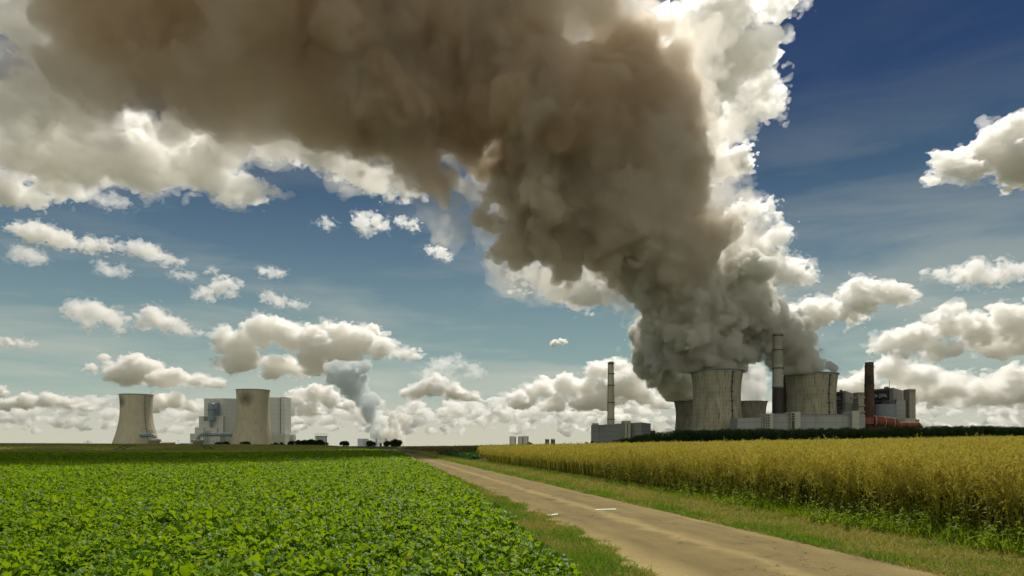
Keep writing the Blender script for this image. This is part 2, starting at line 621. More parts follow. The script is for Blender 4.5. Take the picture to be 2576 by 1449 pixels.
def right_works():
    conc = mat_concrete('streaked_tower_concrete', (.42, .40, .28), (.055, .053, .036), .75)
    conc_old = mat_concrete('dark_streaked_concrete', (.28, .265, .2), (.03, .03, .024), 1.0)
    g = "steaming cooling towers of the right-hand works"
    cooling_tower("large streaked concrete cooling tower with black stair cage, left of the tall banded chimney", 1803, 1240, 934, 65, 58, 74.5, .3, .6, conc, g)
    cooling_tower("streaked concrete cooling tower with black stair cage, right of the tall banded chimney", 2041, 1290, 942, 63, 57.5, 72, .35, .68, conc, g)
    cooling_tower("dark weathered cooling tower half hidden behind the left side of the largest one", 1739, 2060, 1008, 43.5, 38, 48, .3, None, conc_old, g)
    cooling_tower("short looking weathered cooling tower behind the right shoulder of the largest one", 1887, 2080, 1010.5, 42, 37.5, 47, .3, None, conc_old, g)

    chimney("slender pale concrete chimney rising from the detached grey hall", 1537, 1400, 910, 6.9, 1065, 8.9, [(0, .62, 'flue'), (.62, 1, 'flue_light')], (.97, .80, .61, .33, .06), "works chimneys")
    chimney("tallest chimney, pale above with a dark sooty lower third", 1957, 1200, 837.5, 11.7, 1047, 13.8, [(0, .335, 'soot'), (.335, .62, 'flue_dim_light'), (.62, 1, 'flue_dim')], (.965, .79, .57, .34), "works chimneys")
    chimney("dark red-brown chimney half hidden behind the right-hand cooling tower", 1981, 1420, 944, 9, 1047, 10, [(0, 1, 'brick')], (), "works chimneys", ports=False)
    chimney("reddish brown chimney between the two boiler houses", 2187, 1330, 911.5, 10, 1057, 12.4, [(0, .6, 'brick'), (.6, .77, 'soot'), (.77, 1, 'brick')], (.92, .595), "works chimneys", ports=False)
    chimney("small dark chimney top peeking over the steam between the towers", 1906.5, 2300, 953, 4.5, 1010, 5, [(0, 1, 'brick')], (), "works chimneys", ports=False)

    # detached grey hall on the left
    D = 1330
    o = (wx(1560, D), D, 0)
    t = thing("turbine_hall", "long grey clad hall standing apart at the left end of the works", "industrial hall", o)
    mb = MB(o); block(mb, D, c2(232, 0)[0], c2(963, 0)[0], c2(1097, 0)[0], c2(0, 1048)[1], 95, 60, top_a=c2(0, 1082)[1] + 1.5, top_c=c2(0, 1062)[1] + .5)
    mb.build("hall_body", M['clad_grey'], t)
    D2 = 1338
    mb = MB(o); front(mb, D2, c2(703, 0)[0], c2(805, 0)[0], c2(0, 1025)[1], None, 26); mb.build("stair_tower", M['stair'], t)
    windows(t, o, D2, [c2(712, 0)[0]], [c2(0, y)[1] for y in range(1075, 1275, 28)], 1.6, 3.0)
    mb = MB(o); front(mb, D2 - .6, c2(758, 0)[0], c2(767, 0)[0], c2(0, 1062)[1], None, 2); mb.build("downpipe", M['dark_steel'], t)
    mb = MB(o); front(mb, D2 + 40, c2(262, 0)[0], c2(345, 0)[0], c2(0, 1060)[1], c2(0, 1090)[1], 20); mb.build("roof_house", M['clad_grey'], t)
    D3 = 1420
    o = (wx(1643, D3), D3, 0)
    t = thing("filter_house", "dull red box building with roof railing beside the detached grey hall", "industrial building", o)
    mb = MB(o); front(mb, D3, c2(1085, 0)[0], c2(1165, 0)[0], c2(0, 1168)[1], None, 25); mb.build("body", M['red'], t)
    mb = MB(o)
    for k in range(5):
        X = wx(c2(1100 + 12 * k, 0)[0], D3); mb.bar((X, D3, wz(c2(0, 1168)[1], D3)), (X, D3, wz(c2(0, 1145)[1], D3)), .3)
    mb.bar((wx(c2(1100, 0)[0], D3), D3, wz(c2(0, 1145)[1], D3)), (wx(c2(1148, 0)[0], D3), D3, wz(c2(0, 1145)[1], D3)), .4)
    mb.build("railing", M['dark_steel'], t)

    # long low halls in front of the towers, with pale stair towers
    D = 1130
    o = (wx(1990, D), D, 0)
    t = thing("machine_hall", "long low grey hall with pale stair towers in front of the cooling towers", "industrial hall", o)
    mb = MB(o)
    front(mb, D + 6, c3(870, 0)[0], c4(38, 0)[0], c3(0, 1140)[1], None, 40, c3(0, 1128)[1])
    front(mb, D + 6, c4(130, 0)[0], c4(352, 0)[0], c4(0, 1075)[1], None, 40, c4(0, 1062)[1])
    front(mb, D + 6, c4(460, 0)[0], c4(1080, 0)[0], c4(0, 1083)[1], None, 40)
    front(mb, D + 6, c4(1170, 0)[0], c4(1240, 0)[0], c4(0, 1078)[1], None, 30)
    mb.build("hall_body", M['clad_grey'], t)
    mb = MB(o)
    front(mb, D + 5, c4(130, 0)[0], c4(352, 0)[0], c4(0, 1066)[1], c4(0, 1074)[1], 42)
    front(mb, D + 5, c4(460, 0)[0], c4(1080, 0)[0], c4(0, 1076)[1], c4(0, 1085)[1], 42)
    mb.build("parapet", M['grey_steel'], t)
    for a, b, tp in ((38, 130, 1066), (352, 460, 1048), (1080, 1170, 1036)):
        mb = MB(o); front(mb, D, c4(a, 0)[0], c4(b, 0)[0], c4(0, tp)[1], None, 30); mb.build("stair_tower", M['stair'], t)
    windows(t, o, D, [c4(52, 0)[0], c4(77, 0)[0]], [c4(0, y)[1] for y in range(1095, 1290, 31)], 2.0, 2.9)
    windows(t, o, D, [c4(364, 0)[0], c4(380, 0)[0]], [c4(0, y)[1] for y in (1075, 1105, 1135, 1166, 1191, 1216, 1241, 1268)], 1.8, 3.0)
    mb = MB(o)
    for k in range(14):
        y = 1052 + 15 * k
        front(mb, D - .5, c4(1079, 0)[0], c4(1084, 0)[0], c4(0, y)[1], c4(0, y + 7)[1], 1)
    front(mb, D + 5.2, c4(325, 0)[0], c4(341, 0)[0], c4(0, 1128)[1], c4(0, 1140)[1], 2)
    front(mb, D + 5.2, c4(346, 0)[0], c4(351, 0)[0], c4(0, 1075)[1], None, 1)
    mb.build("downpipe", M['dark_steel'], t)

    # boiler houses
    def boiler(label, D, xa, xb, xc, top, low, recess, grp):
        o = (wx(c4(xb, 0)[0], D), D, 0)
        t = thing("boiler_house", label, "boiler house", o, grp)
        X = lambda v: c4(v, 0)[0]
        Y = lambda v: c4(0, v)[1]
        da, dc = 45, 70
        # frame of the dark open front: piers, roof beam and floor decks standing before a dark core
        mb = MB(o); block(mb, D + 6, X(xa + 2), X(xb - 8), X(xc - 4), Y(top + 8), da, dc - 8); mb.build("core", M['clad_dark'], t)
        mb = MB(o); p = corner(D, X(xa), X(xb), X(xc), da, dc)
        Bv, Cv, Av = p[1], p[2], p[0]
        e = (Av - Bv).normalized()
        w = 9
        q = [Bv + e * w, Bv, Cv, Cv + e * w]
        mb.prism(q, 0, wz(Y(top), D))
        mb.build("side_wall", M['clad_beige'], t)
        mb = MB(o)
        for y0, y1, ex in ((top, top + 28, 0), (recess[1], recess[1] + 14, 7), (recess[1] + 60, recess[1] + 70, 2)):
            n = Vector((-e.y, e.x)); n = n if n.dot(Vector((-Bv.x, -Bv.y))) > 0 else -n
            s0, s1 = Bv + e * (w + .3), Av
            mb.prism([s1 + n * ex, s0 + n * ex, s0 - n * 6, s1 - n * 6], wz(Y(y1), D), wz(Y(y0), D))
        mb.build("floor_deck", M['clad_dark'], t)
        mb = MB(o)
        n = Vector((-e.y, e.x)); n = n if n.dot(Vector((-Bv.x, -Bv.y))) > 0 else -n
        LL = (Av - Bv).length
        for k in range(9):
            s = Bv + e * (w + 2 + (LL - w - 4) * k / 8)
            mb.prism([s + n * 1.5, s + n * 1.5 + e * 1.6, s - n * 5 + e * 1.6, s - n * 5], wz(Y(recess[1]), D), wz(Y(recess[0]), D))
        mb.build("column_row", M['dark_steel'], t)
        mb = MB(o)
        rng = random.Random(int(xb))
        for k in range(26):      # pale pipework showing in the recess
            s = Bv + e * (w + 3 + (LL - w - 8) * rng.random())
            z = wz(Y(recess[0] + (recess[1] - recess[0]) * rng.uniform(.3, .65)), D)
            mb.bar((s.x + n.x * 2, s.y + n.y * 2, z), (s.x + n.x * 2 + e.x * rng.uniform(3, 8), s.y + n.y * 2 + e.y * 5, z + rng.uniform(-1, 1)), rng.uniform(.6, 1.1))
        mb.build("pipework", M['pale_steel'], t)
        mb = MB(o); block(mb, D + 18, X(xa) + (X(xb) - X(xa)) * .55, X(xa) + (X(xb) - X(xa)) * .72, X(xa) + (X(xb) - X(xa)) * .8, Y(top - 14), 8, 8, base=Y(top + 6)); mb.build("roof_house", M['clad_beige'], t)
        # lower block at the right
        mb = MB(o); block(mb, D - 5, X(low[0]), X(low[1]), X(low[2]), Y(low[3]), 3, 30); mb.build("lower_block", M['clad_grey'], t)
        mb = MB(o); front(mb, D + 4, X(low[1]) + 6, X(low[1]) + 9, Y(low[3] + 8), Y(low[3] + 170), 6); mb.build("glazed_strip", M['dark_steel'], t)
        return t, o, p
    grp = "boiler houses"
    t, o, p = boiler("narrow boiler house with a dark open front, just right of a cooling tower", 1350, 845, 1000, 1088, 794, (1000, 1118, 1162, 938), (815, 930), grp)
    t, o, p = boiler("wide boiler house with dark open front and roof antenna, right of the reddish chimney", 1350, 1330, 1580, 1695, 757, (1615, 1722, 1785, 907), (785, 905), grp)
    D = 1345
    mb = MB(o)
    for x in (1450, 1565):
        pass
    mb.cyl((wx(c4(1460, 0)[0], D - 6), D - 6), 21, 0, wz(c4(0, 962)[1], D), 32); mb.build("filter_drum", M['grey_steel'], t, True)
    mb = MB(o); X = wx(c4(1565, 0)[0], D); mb.bar((X, D + 10, wz(c4(0, 757)[1], D)), (X, D + 10, wz(c4(0, 660)[1], D)), .55); mb.build("antenna", M['dark_steel'], t)
    mb = MB(o)
    for x in (1403, 1545):
        mb.bar((wx(c4(x, 0)[0], D), D - 18, 0), (wx(c4(x, 0)[0], D), D - 18, wz(c4(0, 905)[1], D)), 1.6)
    mb.bar((wx(c4(1380, 0)[0], D), D - 18, wz(c4(0, 955)[1], D)), (wx(c4(1560, 0)[0], D), D - 18, wz(c4(0, 915)[1], D)), 1.4)
    mb.build("bracing", M['dark_steel'], t)

    for lab, x0, x1, tp, D in (("slim beige stair shaft with side bridges between boiler house and reddish chimney", 1158, 1228, 811, 1320),
                               ("slim beige stair shaft at the right end of the works", 1775, 1850, 772, 1345)):
        o = (wx(c4((x0 + x1) / 2, 0)[0], D), D, 0)
        t = thing("stair_shaft", lab, "stair tower", o, "stair shafts")
        mb = MB(o); front(mb, D, c4(x0, 0)[0], c4(x1, 0)[0], c4(0, tp)[1], None, 22, c4(0, tp + 1)[1]); mb.build("shaft_wall", M['clad_beige'], t)
        for r in range(2):
            for k in range(4):
                mb = MB(o); xx = x0 + 14 + k * (x1 - x0 - 28) / 3
                front(mb, D - .3, c4(xx - 5, 0)[0], c4(xx + 5, 0)[0], c4(0, tp + 18 + 13 * r)[1], c4(0, tp + 24 + 13 * r)[1], 1); mb.build("louvre", M['void'], t)
        mb = MB(o)
        if x0 < 1500:
            for a, b, y0, y1 in ((1078, 1158, 872, 890), (1228, 1244, 866, 884), (1160, 1243, 962, 980), (1160, 1243, 1040, 1056)):
                front(mb, D + 5 - (8 if y0 > 900 else 0), c4(a, 0)[0], c4(b, 0)[0], c4(0, y0)[1], c4(0, y1)[1], 6)
        else:
            for y in (852, 858):
                mb.bar((wx(c4(1695, 0)[0], D + 14), D + 14, wz(c4(0, y)[1], D)), (wx(c4(1776, 0)[0], D + 14), D + 14, wz(c4(0, y - 1)[1], D)), .6)
        mb.build("bridge", M['clad_beige'], t)
    D = 1280
    o = (wx(c4(1750, 0)[0], D), D, 0)
    t = thing("annex_hall", "low pale hall at the foot of the wide boiler house", "industrial hall", o)
    mb = MB(o); block(mb, D, c4(1560, 0)[0], c4(1724, 0)[0], c4(1868, 0)[0], c4(0, 1126)[1], 25, 35); mb.build("hall_body", M['stair'], t)
    mb = MB(o); front(mb, D + 30, c4(1860, 0)[0], c4(1895, 0)[0], c4(0, 1140)[1], None, 12); mb.build("end_block", M['clad_beige'], t)

    # orange-red conveyors / ducts
    D = 1180
    o = (wx(c4(1420, 0)[0], D), D, 0)
    t = thing("flue_duct", "big orange round duct with square inlet box on a steel trestle", "duct", o, "orange ducts")
    mb = MB(o); front(mb, D, c4(1240, 0)[0], c4(1345, 0)[0], c4(0, 1117)[1], c4(0, 1197)[1], 26); mb.build("inlet_box", M['orange'], t)
    P = lambda x, y, d=D + 12: Vector((wx(c4(x, 0)[0], d), d, wz(c4(0, y)[1], d)))
    mb = MB(o); mb.tube([P(1334, 1158), P(1460, 1165), P(1600, 1177), P(1640, 1187)], [8.7, 8.4, 7.4, 4.2], 24); mb.build("duct_barrel", M['orange'], t, True)
    for x, y, r in ((1348, 1159, 9.3), (1465, 1166, 8.9), (1575, 1176, 8.1)):
        mb = MB(o); mb.tube([P(x - 3, y), P(x + 3, y)], r, 24); mb.build("band", M['stair'], t)
    mb = MB(o)
    for k in range(10):
        x = 1250 + 42 * k
        mb.bar(P(x, 1300), P(x, 1195), .9)
        mb.bar(P(x, 1240), P(x + 42, 1205), .5)
    mb.bar(P(1240, 1198), P(1640, 1212), 1.3); mb.bar(P(1240, 1240), P(1640, 1245), 1.0)
    mb.build("trestle", M['dark_steel'], t)
    D = 1215
    for lab, xs in (("orange duct end peeking out right of the big round duct", ((1600, 1204), (1735, 1204), (1776, 1232))),
                    ("farthest right orange duct sloping down to the trees", ((1720, 1206), (1885, 1204), (1922, 1232)))):
        D += 25
        o = (wx(c4(xs[1][0], 0)[0], D), D, 0)
        t = thing("flue_duct", lab, "duct", o, "orange ducts")
        Q = [Vector((wx(c4(x, 0)[0], D), D, wz(c4(0, y)[1], D))) for x, y in xs]
        mb = MB(o); mb.tube(Q, [4.6, 4.6, 2.2], 20); mb.build("duct_barrel", M['orange'], t, True)
        mb = MB(o)
        for k in range(4):
            p = Q[0].lerp(Q[1], k / 3); mb.bar((p.x, p.y, 0), (p.x, p.y, p.z - 3), .8)
        mb.build("support", M['dark_steel'], t)
    D = 1150
    o = (wx(c4(1600, 0)[0], D), D, 0)
    t = thing("pipe_bridge", "low dull orange gantry just above the treetops", "pipe bridge", o)
    mb = MB(o); front(mb, D, c4(1240, 0)[0], c4(1780, 0)[0], c4(0, 1246)[1], c4(0, 1275)[1], 4); mb.build("girder", M['orange'], t)
    mb = MB(o)
    for k in range(8):
        X = wx(c4(1250 + 74 * k, 0)[0], D); mb.box(X - .5, X + .5, D + 1, D + 2, 0, wz(c4(0, 1275)[1], D) - .05)
    mb.build("post_row", M['dark_steel'], t)


# ------------------------------------------------------------------ the newer works on the left (about 2.4 km away)
def left_works():
    g = "cooling towers of the left-hand works"
    Z = lambda y, D: wz(y, D)
    D1 = 2470; r1 = 38 * D1 / F
    ca = mat_concrete('beige_tower_concrete', (.55, .50, .36), (.30, .275, .185), .5, ((-.55 * r1, -.75 * r1, wz(1012, D1)), 24), 150)
    D2 = 2350; r2 = 40 * D2 / F
    cb = mat_concrete('beige_tower_concrete', (.52, .475, .335), (.27, .25, .165), .55, ((-.1 * r2, -1.0 * r2, wz(1004, D2)), 30), 150)
    M['tan_dark'] = mat_plain('weathered_steel', (.1, .095, .075), .8, .2, .3)
    cooling_tower("beige cooling tower with a dark stain and stair cage at the far left", 343, D1, 993, 38.8, 37.2, 57, .3, .5, ca, g, M['tan_dark'])
    cooling_tower("beige cooling tower with a dark stain standing before the white boiler house", 636.5, D2, 981.5, 40.3, 39.0, 56, .32, None, cb, g)

    # white stepped boiler house
    D = 2560
    o = (wx(615, D), D, 0)
    t = thing("boiler_house", "huge pale stepped boiler house behind the beige cooling tower", "boiler house", o)
    X = lambda v: c1(v, 0)[0]
    Y = lambda v: c1(0, v)[1]
    mb = MB(o); block(mb, D, X(1072), X(1270), X(1700), Y(240), 40, 130, top_a=Y(246) - 1, top_c=Y(256) - 2); mb.build("main_block", M['clad_white'], t)
    mb = MB(o); front(mb, D + 25, X(1700), X(1862), Y(228), None, 100, Y(232)); mb.build("rear_block", M['clad_white'], t)
    mb = MB(o); front(mb, D + 18, X(1862), X(1906), Y(226), Y(603), 70); mb.build("stair_tower", M['clad_white'], t)
    mb = MB(o); front(mb, D + 17, X(1858), X(1862), Y(232), Y(603), 6); mb.build("shadow_strip", M['dark_steel'], t)  # solid dark strip stands in for the shadow of a gap
    for nm, d, x0, x1, tp in (("lower_block", 14, 1018, 1268, 424), ("low_step", 24, 977, 1203, 543), ("lowest_step", 32, 928, 1240, 603), ("plinth_block", 20, 1500, 1910, 603)):
        mb = MB(o); front(mb, D - d, X(x0), X(x1), Y(tp), None, d + 30); mb.build(nm, M['clad_white'], t)
    mb = MB(o); front(mb, D - 14.6, X(1068), X(1112), Y(428), Y(473), 4); mb.build("louvre_panel", M['grey_steel'], t)
    mb = MB(o); front(mb, D - 1.2, X(1185), X(1222), Y(285), Y(418), 6); mb.build("duct_recess", M['blue_steel'], t)
    mb = MB(o); front(mb, D - 14.6, X(1196), X(1203), Y(543), Y(590), 2); mb.build("downpipe", M['grey_steel'], t)
    # absorber drum with its frame and ladder mast
    d = D - 30
    cxx = wx(X(1150), d); rr = 37 / 2.576 / 1.59 * d / F
    mb = MB(o); mb.lathe((cxx, d), [(.1, Z(Y(472), d)), (rr, Z(Y(470), d)), (rr, Z(Y(300), d)), (rr * .8, Z(Y(292), d)), (.1, Z(Y(292), d))], 28); mb.build("absorber_drum", M['blue_steel'], t, True)
    mb = MB(o); mb.lathe((cxx, d), [(rr, Z(Y(366), d)), (rr + 1.6, Z(Y(366), d)), (rr + 1.6, Z(Y(360), d)), (rr, Z(Y(360), d))], 28); mb.build("drum_band", M['dark_steel'], t)
    mb = MB(o)
    for x in (1131, 1222):
        mb.bar((wx(X(x), d), d + 6, Z(Y(420), d)), (wx(X(x), d), d + 6, Z(Y(268), d)), .9)
    for y in (268, 290):
        mb.bar((wx(X(1131), d), d + 6, Z(Y(y), d)), (wx(X(1222), d), d + 6, Z(Y(y), d)), .9)
    mb.bar((wx(X(1185), d), d + 6, Z(Y(268), d)), (wx(X(1222), d), d + 6, Z(Y(330), d)), .9)
    mb.bar((wx(X(1222), d), d + 6, Z(Y(290), d)), (wx(X(1190), d), d + 6, Z(Y(360), d)), .9)
    for x in (1131, 1148, 1163):
        mb.bar((wx(X(x), d), d, Z(Y(540), d)), (wx(X(x), d), d, Z(Y(471), d)), .9)
    for k in range(5):
        y = 474 + 15 * k
        mb.bar((wx(X(1131), d), d, Z(Y(y), d)), (wx(X(1163), d), d, Z(Y(y + 10), d)), .9)
        mb.bar((wx(X(1131), d), d, Z(Y(y), d)), (wx(X(1163), d), d, Z(Y(y), d)), .9)
    mb.build("drum_frame", M['grey_steel'], t)
    D = 2600
    o = (wx(X(1952), D), D, 0)
    t = thing("annex", "small pale box annex on legs right of the white boiler house", "industrial building", o)
    mb = MB(o); front(mb, D, X(1930), X(1994), Y(613), Y(682), 30); front(mb, D + 8, X(1908), X(1932), Y(615), Y(668), 20); mb.build("body", M['clad_white'], t)
    mb = MB(o)
    for x in (1934, 1960, 1988):
        mb.box(wx(X(x), D) - .8, wx(X(x), D) + .8, D + 4, D + 6, 0, Z(Y(682), D) - .05)
    mb.build("leg_row", M['grey_steel'], t)
    mb = MB(o); front(mb, D - .4, X(1933), X(1948), Y(615), Y(670), 1); mb.build("shutter", M['grey_steel'], t)

    def duct(label, D, path, r, vessel, trest, grp):
        o = (wx(X(path[0][0]), D), D, 0)
        t = thing("gas_duct", label, "duct", o, grp)
        P = [Vector((wx(X(x), D), D + dy, Z(Y(y), D))) for x, y, dy in path]
        mb = MB(o); mb.tube(P, r, 20); mb.build("pipe", M['blue_steel'], t, True)
        for i in range(len(P) - 1):
            n = max(1, int((P[i + 1] - P[i]).length / 14))
            if i % 2 and n == 1:
                continue
            for k in range(n):
                a = P[i].lerp(P[i + 1], (k + .3) / n); b = P[i].lerp(P[i + 1], (k + .3) / n + .6 / (P[i + 1] - P[i]).length)
                mb = MB(o); mb.tube([a, b], r + .5, 16); mb.build("pipe_ring", M['pale_steel'], t)
        x0, x1, y0 = vessel
        cx = (x0 + x1) / 2
        k = 1 / 2.576 / 1.59006 * D / F
        R = (x1 - x0) / 2 * k
        c = (wx(X(cx), D), D)
        mb = MB(o); mb.lathe(c, [(.1, 0), (R * .8, 0), (R * .8, Z(Y(y0 + 38), D)), (R, Z(Y(y0 + 30), D)), (R, Z(Y(y0 + 8), D)), (R * .55, Z(Y(y0), D)), (.1, Z(Y(y0), D))], 28); mb.build("pump_house", M['tan'], t, True)
        mb = MB(o); mb.lathe(c, [(R, Z(Y(y0 + 34), D)), (R + 2, Z(Y(y0 + 34), D)), (R + 2, Z(Y(y0 + 28), D)), (R, Z(Y(y0 + 28), D))], 28)
        for j in range(20):
            a = j * math.pi / 10
            mb.bar((c[0] + math.cos(a) * (R + 1.8), c[1] + math.sin(a) * (R + 1.8), Z(Y(y0 + 30), D)), (c[0] + math.cos(a) * (R + 1.8), c[1] + math.sin(a) * (R + 1.8), Z(Y(y0 + 18), D)), .35)
        mb.build("gallery", M['grey_steel'], t)
        mb = MB(o)
        for x, ya, yb in trest:
            for q in (-6, 6):
                mb.bar((wx(X(x), D), D + q, Z(Y(yb), D)), (wx(X(x), D), D + q, Z(Y(ya), D)), .9)
        for (xa, ya, yb), (xc, yc, yd) in zip(trest[:-1], trest[1:]):
            n = max(1, int(abs(yb - ya) / 18))
            for k in range(n + 1):
                y = ya + (yb - ya) * k / n
                mb.bar((wx(X(xa), D), D - 6, Z(Y(y), D)), (wx(X(xc), D), D - 6, Z(Y(y), D)), .7)
                if k < n:
                    mb.bar((wx(X(xa), D), D - 6, Z(Y(y), D)), (wx(X(xc), D), D - 6, Z(Y(y + (yb - ya) / n), D)), .6)
        mb.build("trestle", M['grey_steel'], t)
    arc = lambda cx, cy, rx, ry, a0, a1, n=7: [(cx + rx * math.cos(math.radians(a0 + (a1 - a0) * k / n)), cy - ry * math.sin(math.radians(a0 + (a1 - a0) * k / n)), 0) for k in range(n + 1)]
    duct("short bent blue-grey duct at the foot of the far left cooling tower", 2380, [(398, 623, 30), (420, 621, 4)] + [(500, 620, 0)] + arc(528, 662, 36, 41, 90, 10, 6), 22 / 2.576 / 1.59 * 2380 / F, (500, 622, 655),
         [(498, 572, 640), (520, 572, 640), (550, 572, 600)], "blue-grey ducts")
    duct("long blue-grey duct running from the boiler house foot to the second tower", 2420, [(1400, 613, 0)] + arc(1055, 665, 45, 52, 90, 175, 7), 19 / 2.576 / 1.59 * 2420 / F, (950, 1068, 660),
         [(1076, 550, 705), (1096, 580, 705), (1116, 580, 705), (1142, 565, 640)], "blue-grey ducts")

    # silo group right of the boiler house
    D = 1500
    for k in range(1):
        o = (wx(X(2281), D), D, 0)
        t = thing("silo_block", "row of steel silos joined under one railed roof deck beside the dark tree clump", "silo", o)
        for x in (2236, 2264, 2292, 2322):
            mb = MB(o); mb.cyl((wx(X(x), D), D), 2.75, 0, Z(Y(632), D), 20); mb.build("silo_drum", M['pale_steel'], t, True)
        mb = MB(o); front(mb, D - 4, X(2219), X(2345), Y(626), Y(632) - .1, 9); mb.build("roof_deck", M['pale_steel'], t)
        mb = MB(o)
        for x in (2219, 2250, 2281, 2313, 2345):
            mb.bar((wx(X(x), D), D - 4, Z(Y(626), D)), (wx(X(x), D), D - 4, Z(Y(602), D)), .25)
        for y in (602, 614):
            mb.bar((wx(X(2219), D), D - 4, Z(Y(y), D)), (wx(X(2345), D), D - 4, Z(Y(y), D)), .25)
        mb.bar((wx(X(2340), D), D - 4, 0), (wx(X(2340), D), D - 4, Z(Y(626), D)), 1.0)
        mb.bar((wx(X(2222), D), D - 4, 0), (wx(X(2222), D), D - 4, Z(Y(626), D)), .7)
        mb.build("railing", M['grey_steel'], t)

    # silos on the skyline in the middle
    def silo(label, D, x0, x1, yt, mat, masts):
        o = (wx(c5((x0 + x1) / 2, 0)[0], D), D, 0)
        t = thing("silo", label, "silo", o, "skyline silos")
        R = (wx(c5(x1, 0)[0], D) - wx(c5(x0, 0)[0], D)) / 2
        zt = Z(c5(0, yt)[1], D)
        mb = MB(o); mb.lathe((o[0], o[1]), [(R, 0), (R, zt), (R * .98, zt + .35), (R * .1, zt + 1.0)], 28); mb.build("drum", M[mat], t, True)
        mb = MB(o)
        for x, y in masts:
            X_ = wx(c5(x, 0)[0], D); mb.bar((X_, D, zt), (X_, D, Z(c5(0, y)[1], D)), .2)
        n = 12
        for j in range(n):
            a, b = 2 * math.pi * j / n, 2 * math.pi * (j + 1) / n
            pa = (o[0] + R * math.cos(a), o[1] + R * math.sin(a)); pb = (o[0] + R * math.cos(b), o[1] + R * math.sin(b))
            mb.bar((*pa, zt), (*pa, zt + 1.1), .1); mb.bar((*pa, zt + 1.1), (*pb, zt + 1.1), .1)
        mb.build("railing", M['grey_steel'], t)
        a = math.atan2(-o[1], -o[0]) + .8
        mb = MB(o); mb.bar((o[0] + (R + .2) * math.cos(a), o[1] + (R + .2) * math.sin(a), 0), (o[0] + (R + .2) * math.cos(a), o[1] + (R + .2) * math.sin(a), zt), .5); mb.build("ladder", M['dark_steel'], t)
    silo("pale beige silo, left end of the skyline row", 900, 2030, 2097, 899, 'flue_light', ((2040, 888),))
    silo("pale beige silo with a ladder, middle of the skyline row", 905, 2118, 2174, 897, 'flue_light', ((2138, 888),))
    silo("pale beige silo with a tall mast, touching the middle one of the skyline row", 900, 2175, 2226, 896, 'flue_light', ((2180, 866), (2220, 884)))
    silo("dark grey silo just left of its dark twin on the skyline", 1000, 2397, 2440, 924, 'clad_dark', ())
    silo("dark grey silo right of its dark twin on the skyline", 1000, 2456, 2499, 923, 'clad_dark', ())

    # very far works in the middle
    D = 5600
    o = (wx(911, D), D, 0)
    t = thing("boiler_house", "distant haze-tinted pale blue boiler house left of the small steam columns", "boiler house", o)
    mb = MB(o); front(mb, D, c5(464, 0)[0], c5(520, 0)[0], c5(0, 913)[1], None, 60); mb.build("main_block", M['far_blue'], t)
    mb = MB(o); front(mb, D + 10, c5(520, 0)[0], c5(564, 0)[0], c5(0, 913)[1], None, 60); mb.build("rear_block", M['far_grey'], t)
    for lab, x in (("small distant chimney, left of the two under the thin steam columns", 658), ("small distant chimney, right of the two under the thin steam columns", 755)):
        D = 5500
        o = (wx(c5(x, 0)[0], D), D, 0)
        t = thing("chimney", lab, "chimney", o, "distant chimneys")
        mb = MB(o); mb.lathe((o[0], o[1]), [(8, 0), (7, wz(c5(0, 911)[1], D)), (5, wz(c5(0, 911)[1], D))], 16); mb.build("shaft", M['far_grey'], t, True)

    # skyline odds and ends on the left
    D = 2000
    o = (wx(221, D), D, 0)
    t = thing("power_pylon", "tiny lattice pylon on the skyline at the far left", "pylon", o)
    mb = MB(o)
    zt = wz(1107, D)
    for q in (-2.2, 2.2):
        mb.bar((o[0] + q, D, 0), (o[0], D, zt), .5)
    mb.build("mast", M['grey_steel'], t)
    mb = MB(o)
    for z, w in ((zt - 3, 7), (zt - 6.5, 12)):
        mb.bar((o[0] - w, D, z), (o[0] + w, D, z), .5)
    mb.build("cross_arm", M['grey_steel'], t)
    D = 1600
    o = (wx(c1(806, 0)[0], D), D, 0)
    t = thing("mast", "thin dark mast on the skyline between the far left tower and the boiler house", "mast", o)
    mb = MB(o); mb.cyl((o[0], D), .45, 0, wz(c1(0, 671)[1], D), 8, .3); mb.build("pole", M['grey_steel'], t)
    mb = MB(o); mb.bar((o[0] - 1, D, wz(c1(0, 674)[1], D)), (o[0] + 1, D, wz(c1(0, 674)[1], D)), .4); mb.build("cross_arm", M['grey_steel'], t)
    D = 2300
    for lab, x0, x1, yt, mt in (("low reddish shed on the skyline right of the far left tower", 615, 745, 703, 'tan'), ("low pale shed on the skyline left of the boiler house", 820, 930, 706, 'pale_steel')):
        o = (wx(X((x0 + x1) / 2), D), D, 0)
        t = thing("shed", lab, "shed", o)
        mb = MB(o); front(mb, D, X(x0), X(x1), Y(yt), None, 20); mb.build("body", M[mt], t)
        mb = MB(o); A = wx(X(x0), D); B = wx(X(x1), D); z = Z(Y(yt), D)
        mb.prism([(A - .5, D - .5), (B + .5, D - .5), (B + .5, D + 20.5), (A - .5, D + 20.5)], z + .02, [z + .8, z + .8, z + 3, z + 3]); mb.build("roof", M['red'] if mt == 'tan' else M['pale_steel'], t)
# ------------------------------------------------------------------ land
def sstep(a, b, x):
    t = np.clip((np.asarray(x, float) - a) / (b - a), 0, 1)
    return t * t * (3 - 2 * t)


def bend(y):
    """the lane swings left far away"""
    return -.00042 * np.clip(np.asarray(y, float) - 150, 0, 400) ** 2


def road_l(y): return 3.62 - .1765 * y + bend(y) + .45 * np.clip((14 - y) / 6, -.0, 1) * -1
def road_r(y): return 7.12 - .1780 * y + bend(y)
def rape_edge(y): return 10.1 - .178 * y
def beet_edge(y): return np.where(np.asarray(y) < 25, 1.92 - .131 * np.asarray(y, float), -1.355 - .168 * (np.asarray(y, float) - 25)) + bend(y)


